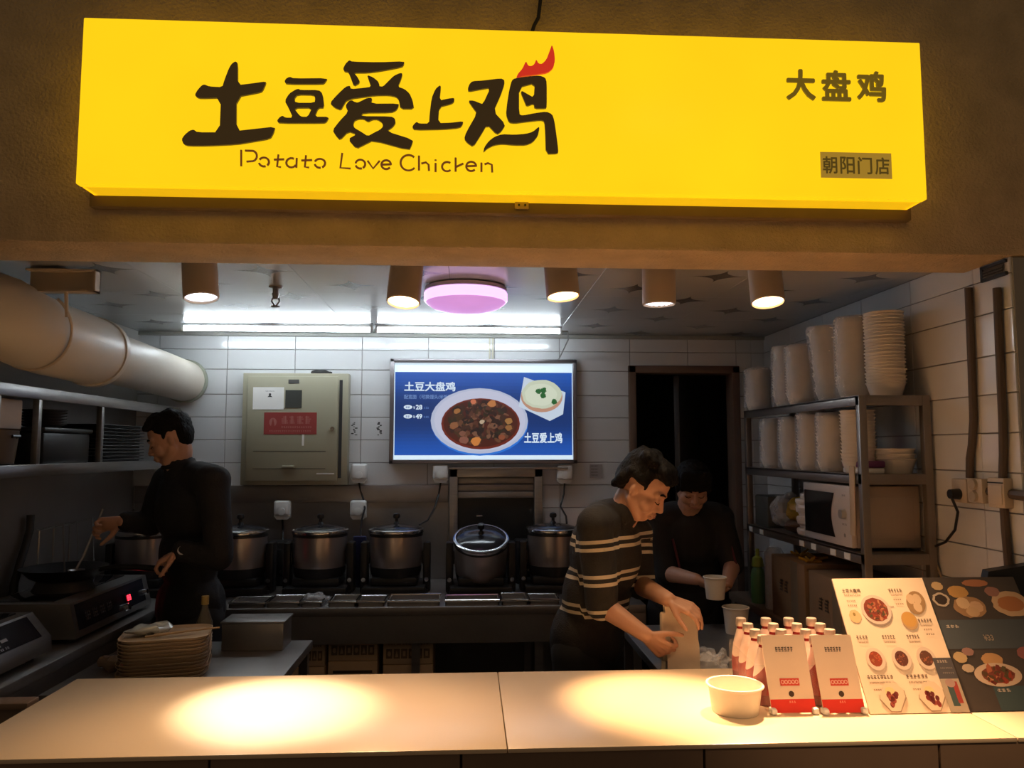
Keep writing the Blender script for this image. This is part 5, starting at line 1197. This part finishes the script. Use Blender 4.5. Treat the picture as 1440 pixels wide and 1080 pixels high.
def head_skin(b, c, f, u, s=1.):
    """c: centre of the skull; f: facing; u: up"""
    f, l, u = frame(f, u); R = Matrix((l, f, u)).transposed()
    at = lambda x, y, z: c+(l*x+f*y+u*z)*s
    b.ell(at(0, -.005, .03), (.074*s, .092*s, .088*s), R, 24, 16)          # skull
    b.ell(at(0, .016, -.03), (.066*s, .071*s, .076*s), R, 24, 16)          # face
    b.ell(at(0, .045, -.085), (.036*s, .034*s, .026*s), R)                # chin / jaw
    b.caps(at(.05, .005, -.045), at(.027, .048, -.087), .025*s, .023*s); b.caps(at(-.05, .005, -.045), at(-.027, .048, -.087), .025*s, .023*s)
    b.caps(at(0, .082, .004), at(0, .1, -.034), .008*s, .0118*s)         # nose
    b.ell(at(.012, .094, -.037), (.008*s,)*3); b.ell(at(-.012, .094, -.037), (.008*s,)*3)
    b.caps(at(.045, .068, .018), at(.012, .083, .016), .012*s, .010*s); b.caps(at(-.045, .068, .018), at(-.012, .083, .016), .012*s, .010*s)   # brow
    for sg in (-1, 1):
        b.ell(at(sg*.032, .075, -.004), (.0145*s, .0125*s, .011*s), R)      # closed lids
        b.ell(at(sg*.042, .057, -.036), (.025*s, .024*s, .028*s), R)          # cheek
        b.ell(at(sg*.072, -.006, -.012), (.010*s, .0135*s, .021*s), R)  # ears
    b.caps(at(.014, .088, -.061), at(-.014, .088, -.061), .0085*s, .0085*s); b.caps(at(.012, .085, -.073), at(-.012, .085, -.073), .009*s, .009*s)
    return at, R
def face_bits(at, R, s, par):
    for sg in (-1, 1):
        MB().tube([at(sg*.05, .073, .018), at(sg*.036, .086, .026), at(sg*.016, .0915, .022)], [.0025*s, .0042*s, .003*s], 8).build('eyebrow', HAIR, par)
        MB().tube([at(sg*.048, .076, -.008), at(sg*.04, .0855, -.0125), at(sg*.03, .0885, -.0135), at(sg*.018, .0865, -.0095)], [.0012*s, .0018*s, .0018*s, .001*s], 6).build('eyelashes', HAIR, par)
    MB().tube([at(-.024, .085, -.0665), at(-.01, .0955, -.0665), at(0, .0962, -.067), at(.01, .0955, -.0665), at(.024, .085, -.0665)], [.0012*s, .0028*s, .003*s, .0028*s, .0012*s], 8).build('lips', mat('lip_skin', (.30, .12, .10), .45), par)
def hand(b, wrist, d, n, side, curl=(25, 30, 25), thumb=(.55, .75, .35), s=1., spread=.05):
    """d fingers, n palm faces, side +-1 puts the thumb on +-(d x n)"""
    wrist = V(wrist); d = V(d).normalized(); n = (V(n)-d*V(n).dot(d)).normalized(); lat = d.cross(n)*side
    for i in range(4):
        off = (1.5-i)*.0205*s
        k = wrist+d*(.088-.004*abs(i-1))*s+lat*off
        b.caps(wrist+d*.012*s+lat*off*.55, k, .0135*s, .0115*s, 10)
        dd = (d+lat*(1.5-i)*spread).normalized(); L_ = (.07, .078, .072, .056)[i]*s; p = k; ang = 0.
        for j, (fr, cu) in enumerate(zip((.45, .3, .25), curl)):
            ang += math.radians(cu*(1+.06*i)); v = dd*math.cos(ang)+n*math.sin(ang); q = p+v*L_*fr
            b.caps(p, q, (.0092, .0085, .0076)[j]*s, (.0085, .0076, .0066)[j]*s, 10); p = q
    b.ell(wrist+d*.045*s+n*.004*s, (.036*s, .042*s, .016*s), Matrix((lat, d, lat.cross(d))).transposed())
    p = wrist+d*.022*s+lat*.022*s; v = (d*thumb[0]+lat*thumb[1]+n*thumb[2]).normalized(); q = p+v*.042*s
    b.caps(p, q, .0145*s, .0115*s, 10); v2 = (v+d*.55+n*.25).normalized(); r = q+v2*.032*s; b.caps(q, r, .0108*s, .0098*s, 10); b.caps(r, r+(v2+d*.2).normalized()*.026*s, .0098*s, .0078*s, 10)
def torso(b, J, g=0., low=True):
    """J: pelvis, chest, neck, shoulders; g: extra girth for clothing"""
    f, l, u = frame(J['f'], (J['neck']-J['pelvis'])); R = Matrix((l, f, u)).transposed()
    ch, pe = J['chest'], J['pelvis']; mid = pe.lerp(ch, .5)
    b.ell(ch+u*.01, (.16+g, .108+g, .17+g), R, 24, 16); b.ell(mid, (.143+g, .1+g, .16+g), R, 24, 16); b.ell(pe, (.16+g, .112+g, .13+g), R, 24, 16)
    for k in ('Ls', 'Rs'): b.caps(ch+u*.09+(J[k]-ch)*.3, J[k], .068+g*.8, .056+g*.9)
    b.caps(ch+u*.12, J['neck'], .085+g*.7, .06+g*.4)
def legs(b, J, g=0., to_floor=True):
    f, l, u = frame(J['f'], (0, 0, 1))
    for sg in (-1, 1):
        hip = J['pelvis']+l*sg*.085-V((0, 0, .05)); kn = V((hip.x, hip.y, .48))+f*.03; an = V((hip.x, hip.y, .09))
        b.caps(hip, kn, .085+g, .058+g); b.caps(kn, an, .056+g, .04+g)
        if to_floor: b.caps(an-V((0, 0, .045))-f*.03, an-V((0, 0, .05))+f*.15, .04, .034)
def person(label, J, skin_hands, sleeve, shirt_m, hairfn, trim=None, bands=False):
    base = V((J['pelvis'].x, J['pelvis'].y, 0))
    root = thing('person', label, 'person', base)
    b = MB(); at, R = head_skin(b, J['head'], J['hf'], J['hu'], J.get('hs', 1.))
    b.caps(J['neck']-V((0, 0, .02)), at(0, -.018, -.06), .06, .055)
    torso(b, J); legs(b, J)
    for sd in 'LR':
        b.caps(J[sd+'s'], J[sd+'e'], .05, .042); b.caps(J[sd+'e'], J[sd+'w'], .043, .027)
    for args in skin_hands: hand(b, *args)
    body = remesh(b, 'body', SKIN, .0045, 3, root)
    face_bits(at, R, J.get('hs', 1.), root)
    c = MB(); torso(c, J, .02)
    f, l, u = frame(J['f'], (J['neck']-J['pelvis']))
    c.ell(J['pelvis']-u*.03, (.178, .135, .12), Matrix((l, f, u)).transposed(), 24, 16)
    for sd in 'LR':
        t = sleeve[sd]; S, E, Wr = J[sd+'s'], J[sd+'e'], J[sd+'w']
        if t <= 1: c.caps(S, S.lerp(E, t), .07, .062)
        else: c.caps(S, E, .07, .06); c.caps(E, E.lerp(Wr, t-1), .06, .044)
    shirt = remesh(c, 'sweater' if bands else 'shirt', shirt_m, .008, 7, root)
    me = shirt.data; off = base
    displace(me, lambda c: noise.noise((c+off)*9)*.007+noise.noise(V((c.x*22, c.y*22, c.z*9)))*.004)      # loose cloth folds
    if bands:
        A = me.attributes.new('band', 'FLOAT', 'POINT'); buf = []
        for v in me.vertices:
            w_ = v.co+off; best = w_.z-.004; 
            for sd in 'LR':
                S, E = J[sd+'s'], J[sd+'e']; d = E-S; t = (w_-S).dot(d)/d.length_squared
                dist = (w_-(S+d*max(0, min(1.2, t)))).length
                if t > .12 and dist < .088: best = J['bandz'][sd]-t*d.length
            buf.append(best)
        A.data.foreach_set('value', buf)
    p = MB(); legs(p, J, .018, False); p.ell(J['pelvis']-V((0, 0, .05)), (.165, .125, .13), Matrix((l, f, u)).transposed())
    remesh(p, 'trousers', mat('dark_trousers', (.012, .012, .014), .85), .012, 6, root)
    h = MB(); hairfn(h, at, R); hr = remesh(h, 'hair', HAIR, .005, 22, root)
    displace(hr.data, lambda c: noise.noise(c*80)*.0025+noise.noise(V((c.x*30, c.y*30, c.z*12)))*.004)
    if trim: trim(root)
    return root, body
# --- person in the striped sweater (front right)
STR = mat('striped_knit', (.013, .012, .013), .85, 0, .15, 30, .3, 180)
nt = STR.node_tree; L = nt.links.new
an = nt.nodes.new('ShaderNodeAttribute'); an.attribute_name = 'band'
def m_(op, a, b=None):
    n_ = nt.nodes.new('ShaderNodeMath'); n_.operation = op
    for i, x in enumerate((a, b)):
        if x is None: continue
        if isinstance(x, (int, float)): n_.inputs[i].default_value = x
        else: L(x, n_.inputs[i])
    return n_.outputs[0]
fr_ = m_('FRACT', m_('MULTIPLY', m_('SUBTRACT', an.outputs['Fac'], 1.295-.125*8-.016), 1/.125))
s1 = m_('LESS_THAN', fr_, .105); s2 = m_('MULTIPLY', m_('GREATER_THAN', fr_, .225), m_('LESS_THAN', fr_, .33))
stp = m_('MULTIPLY', m_('MAXIMUM', s1, s2), m_('MULTIPLY', m_('LESS_THAN', an.outputs['Fac'], 1.33), m_('GREATER_THAN', an.outputs['Fac'], 1.02)))
mx = nt.nodes.new('ShaderNodeMix'); mx.data_type = 'RGBA'; hh = [n_ for n_ in nt.nodes if n_.type == 'HUE_SAT'][0]
L(stp, mx.inputs[0]); L(hh.outputs[0], mx.inputs[6]); mx.inputs[7].default_value = (.52, .45, .34, 1); L(mx.outputs[2], nt.nodes['Principled BSDF'].inputs['Base Color'])
J1 = dict(pelvis=V((.47, 3.08, .93)), chest=V((.535, 3.02, 1.24)), neck=V((.595, 2.985, 1.405)), f=(.72, -.6, 0),
          head=atY(903, 684, 2.95), hf=(.80, -.42, -.62), hu=(.42, -.25, .85), hs=1.08,
          Rs=atY(836, 738, 2.88), Re=atY(846, 850, 2.86), Rw=atY(908, 893, 2.77),
          Ls=atY(893, 752, 3.14), Le=atY(900, 822, 3.10), Lw=atY(940, 843, 2.80), bandz=dict(R=1.375, L=1.36))
def hair1(h, at, R):
    h.ell(at(0, -.02, .058), (.083, .095, .078), R); h.ell(at(0, -.06, .02), (.076, .055, .08), R)
    rnd = random.Random(3)
    h.ell(at(0, .03, .085), (.072, .06, .045), R); h.ell(at(0, -.03, .085), (.078, .07, .05), R)
    for k in range(12):
        a = rnd.uniform(-1.6, 1.6); e = rnd.uniform(.25, 1.3)
        h.ell(at(math.sin(a)*.085*math.cos(e*.6), -.025+math.cos(a)*.06*rnd.uniform(-.8, 1.0), .05+.075*math.sin(e)), (.03, .03, .018), R, 10, 8)
    for x in (-.05, -.025, 0, .025, .05): h.caps(at(x, .05, .098), at(x*1.15, .082, .066+abs(x)*.1), .022, .013)
    for sg in (-1, 1): h.caps(at(sg*.07, -.045, .04), at(sg*.074, .012, .034), .022, .017); h.caps(at(sg*.07, .015, .06), at(sg*.076, .03, .012), .016, .009); h.caps(at(sg*.06, -.06, .0), at(sg*.045, -.08, -.04), .03, .018)
H1 = [(J1['Rw'], (.62, -.1, -.5), (.55, .8, .2), 1, (45, 70, 45), (.6, .6, .3), 1.0),
      (J1['Lw'], (.78, -.42, -.30), (-.1, .35, -.9), -1, (18, 30, 25), (.6, .5, .4), 1.0)]
person('person in black sweater with cream double stripes packing a paper bag', J1, H1, dict(R=1.02, L=1.02), STR, hair1, None, True)
# --- cook in black (left)
BLK = mat('black_cotton', (.008, .008, .010), .85, 0, .2, 20, .2, 120)
hd2 = atY(240, 617, 3.5)
J2 = dict(pelvis=V((-1.235, 3.57, .97)), chest=V((-1.255, 3.55, 1.385)), neck=V((-1.30, 3.52, 1.59)), f=(-.62, -.72, 0),
          head=hd2, hf=(-.90, -.25, -.38), hu=(-.34, -.1, .92), hs=.98,
          Ls=atY(300, 676, 3.40), Le=atY(308, 783, 3.38), Lw=atY(254, 775, 3.36),
          Rs=atY(236, 676, 3.66), Re=atY(212, 735, 3.62), Rw=atY(172, 733, 3.50))
def hair2(h, at, R):
    h.ell(at(0, -.018, .052), (.079, .092, .074), R); h.ell(at(0, -.055, .015), (.072, .05, .075), R)
    rnd = random.Random(6)
    for k in range(18):
        a = rnd.uniform(-1.5, 1.5); h.ell(at(math.sin(a)*.06, rnd.uniform(-.07, .06), .09+.03*math.cos(a)), (.02, .024, .018), R, 10, 8)
    for x in (-.05, -.025, 0, .025, .05): h.caps(at(x, .05, .1), at(x*1.1, .082, .075), .02, .012)
    for sg in (-1, 1): h.caps(at(sg*.068, .01, .05), at(sg*.073, .022, .008), .014, .008)
H2 = [(J2['Lw'], (-.86, -.02, -.42), (-.35, .1, -.9), 1, (35, 55, 35), (.6, .6, .5), 1.0),
      (J2['Rw'], (-.85, -.2, -.15), (0, -.75, -.6), -1, (40, 60, 40), (.6, .55, .5), 1.0)]
def trim2(root):
    J = J2; d = (J['Lw']-J['Le']).normalized(); c = J['Lw']-d*.012; a = d.orthogonal().normalized(); b_ = d.cross(a)
    st_ = MB().tube([c+(a*math.cos(2*math.pi*k/20)+b_*math.sin(2*math.pi*k/20))*.031 for k in range(20)], .006, 8, closed=True).build('watch_strap', BLACKP, root)
    nrm = V((.15, -.95, .25)); nrm = (nrm-d*nrm.dot(d)).normalized(); MB().cyl(c+nrm*.03, c+nrm*.04, .019, .018, 24).build('watch_face', mat('watch_steel', (.6, .55, .52), .3, .3), st_)
    nb = MB(); cc = J['neck']+V((.004, .004, -.004)); nb.tube([cc+V((.06*math.cos(k*.3142), .06*math.sin(k*.3142), .016*math.cos(k*.3142-.6))) for k in range(20)], .012, 8, closed=True); nb.build('collar', mat('black_cotton', None), root)
person('cook in black long-sleeved top wearing a watch, working at the stove', J2, H2, dict(L=1.95, R=1.85), BLK, hair2, trim2)
# the cook's ladle over the wok
hp = J2['Rw']+V((-.1, -.035, -.03)); tip = V((WX+.05, WY, 1.125))
ld = thing('ladle', 'steel ladle in the hand of the cook dipping into the wok', 'ladle', tip)
up_ = (hp-tip).normalized(); MB().tube([hp+up_*.09, hp, hp.lerp(tip, .6), tip+V((.0, 0, .02))], .0055, 8).build('handle', STEEL, ld)
MB().lathe([(.004, -.022), (.022, -.016), (.033, 0), (.031, 0), (.02, -.013), (.003, -.019)], tip+V((0, 0, .015)), 20).build('scoop', STEEL, ld)
# wire rack standing on the stove behind the wok
wr_ = thing('wire_rack', 'thin wire plate rack on left stove behind the wok', 'rack', (-1.86, 3.62, 1.06))
for k, y in enumerate((3.5, 3.62, 3.76)):
    MB().tube([(-1.87, y, 1.06), (-1.87, y, 1.30), (-1.77, y, 1.33), (-1.75, y, 1.06)], .004, 6).build('wire_hoop', STEEL, wr_)
MB().tube([(-1.87, 3.48, 1.3), (-1.87, 3.78, 1.3)], .004, 6).build('cross_wire', STEEL, wr_)
# --- person at the back in dark clothes
hd3 = atY(974, 683, 3.76)
J3 = dict(pelvis=V((1.10, 3.96, .90)), chest=V((1.105, 3.90, 1.19)), neck=V((1.10, 3.86, 1.345)), f=(-.1, -.98, 0),
          head=hd3, hf=(-.12, -.84, -.52), hu=(-.05, -.5, .85), hs=.98,
          Rs=V((.935, 3.88, 1.30)), Re=atY(938, 806, 3.80), Rw=atY(980, 815, 3.56),
          Ls=V((1.275, 3.88, 1.30)), Le=atY(1030, 795, 3.78), Lw=atY(1022, 822, 3.58))
def hair3(h, at, R):
    h.ell(at(0, -.015, .05), (.084, .096, .078), R); h.ell(at(0, -.05, .0), (.08, .055, .09), R)
    for x in (-.06, -.04, -.02, 0, .02, .04, .06): h.caps(at(x, .06, .1), at(x*1.1, .088, .035), .02, .013)
    for sg in (-1, 1): h.caps(at(sg*.07, .02, .06), at(sg*.078, .02, -.02), .018, .012)
H3 = [(J3['Rw'], (.75, -.45, -.42), (.55, -.1, .1), -1, (15, 25, 20), (.5, .8, .2), .95),
      (J3['Lw'], (-.6, -.5, -.15), (-.5, -.2, .5), 1, (25, 35, 25), (.5, .7, .3), .95)]
def trim3(root):
    for sd in 'RL':
        S, E = J3[sd+'s'], J3[sd+'e']; o_ = V((-.07 if sd == 'R' else .07, -.02, 0))*.4
        MB().tube([S.lerp(E, t)+V((.055 if sd == 'R' else -.0, -.062, 0)) for t in (.35, .6, .85, 1.0)], .006, 8).build('sleeve_piping', mat('dark_red_piping', (.09, .012, .02), .7), root)
person('person in dark clothes with red piping holding a white cup in the back', J3, H3, dict(L=1.1, R=1.1), mat('charcoal_cotton', (.009, .009, .009), .85), hair3, trim3)

for o in bpy.data.objects:
    if '_o' in o: del o['_o']
bpy.data.scenes.remove(WORK)
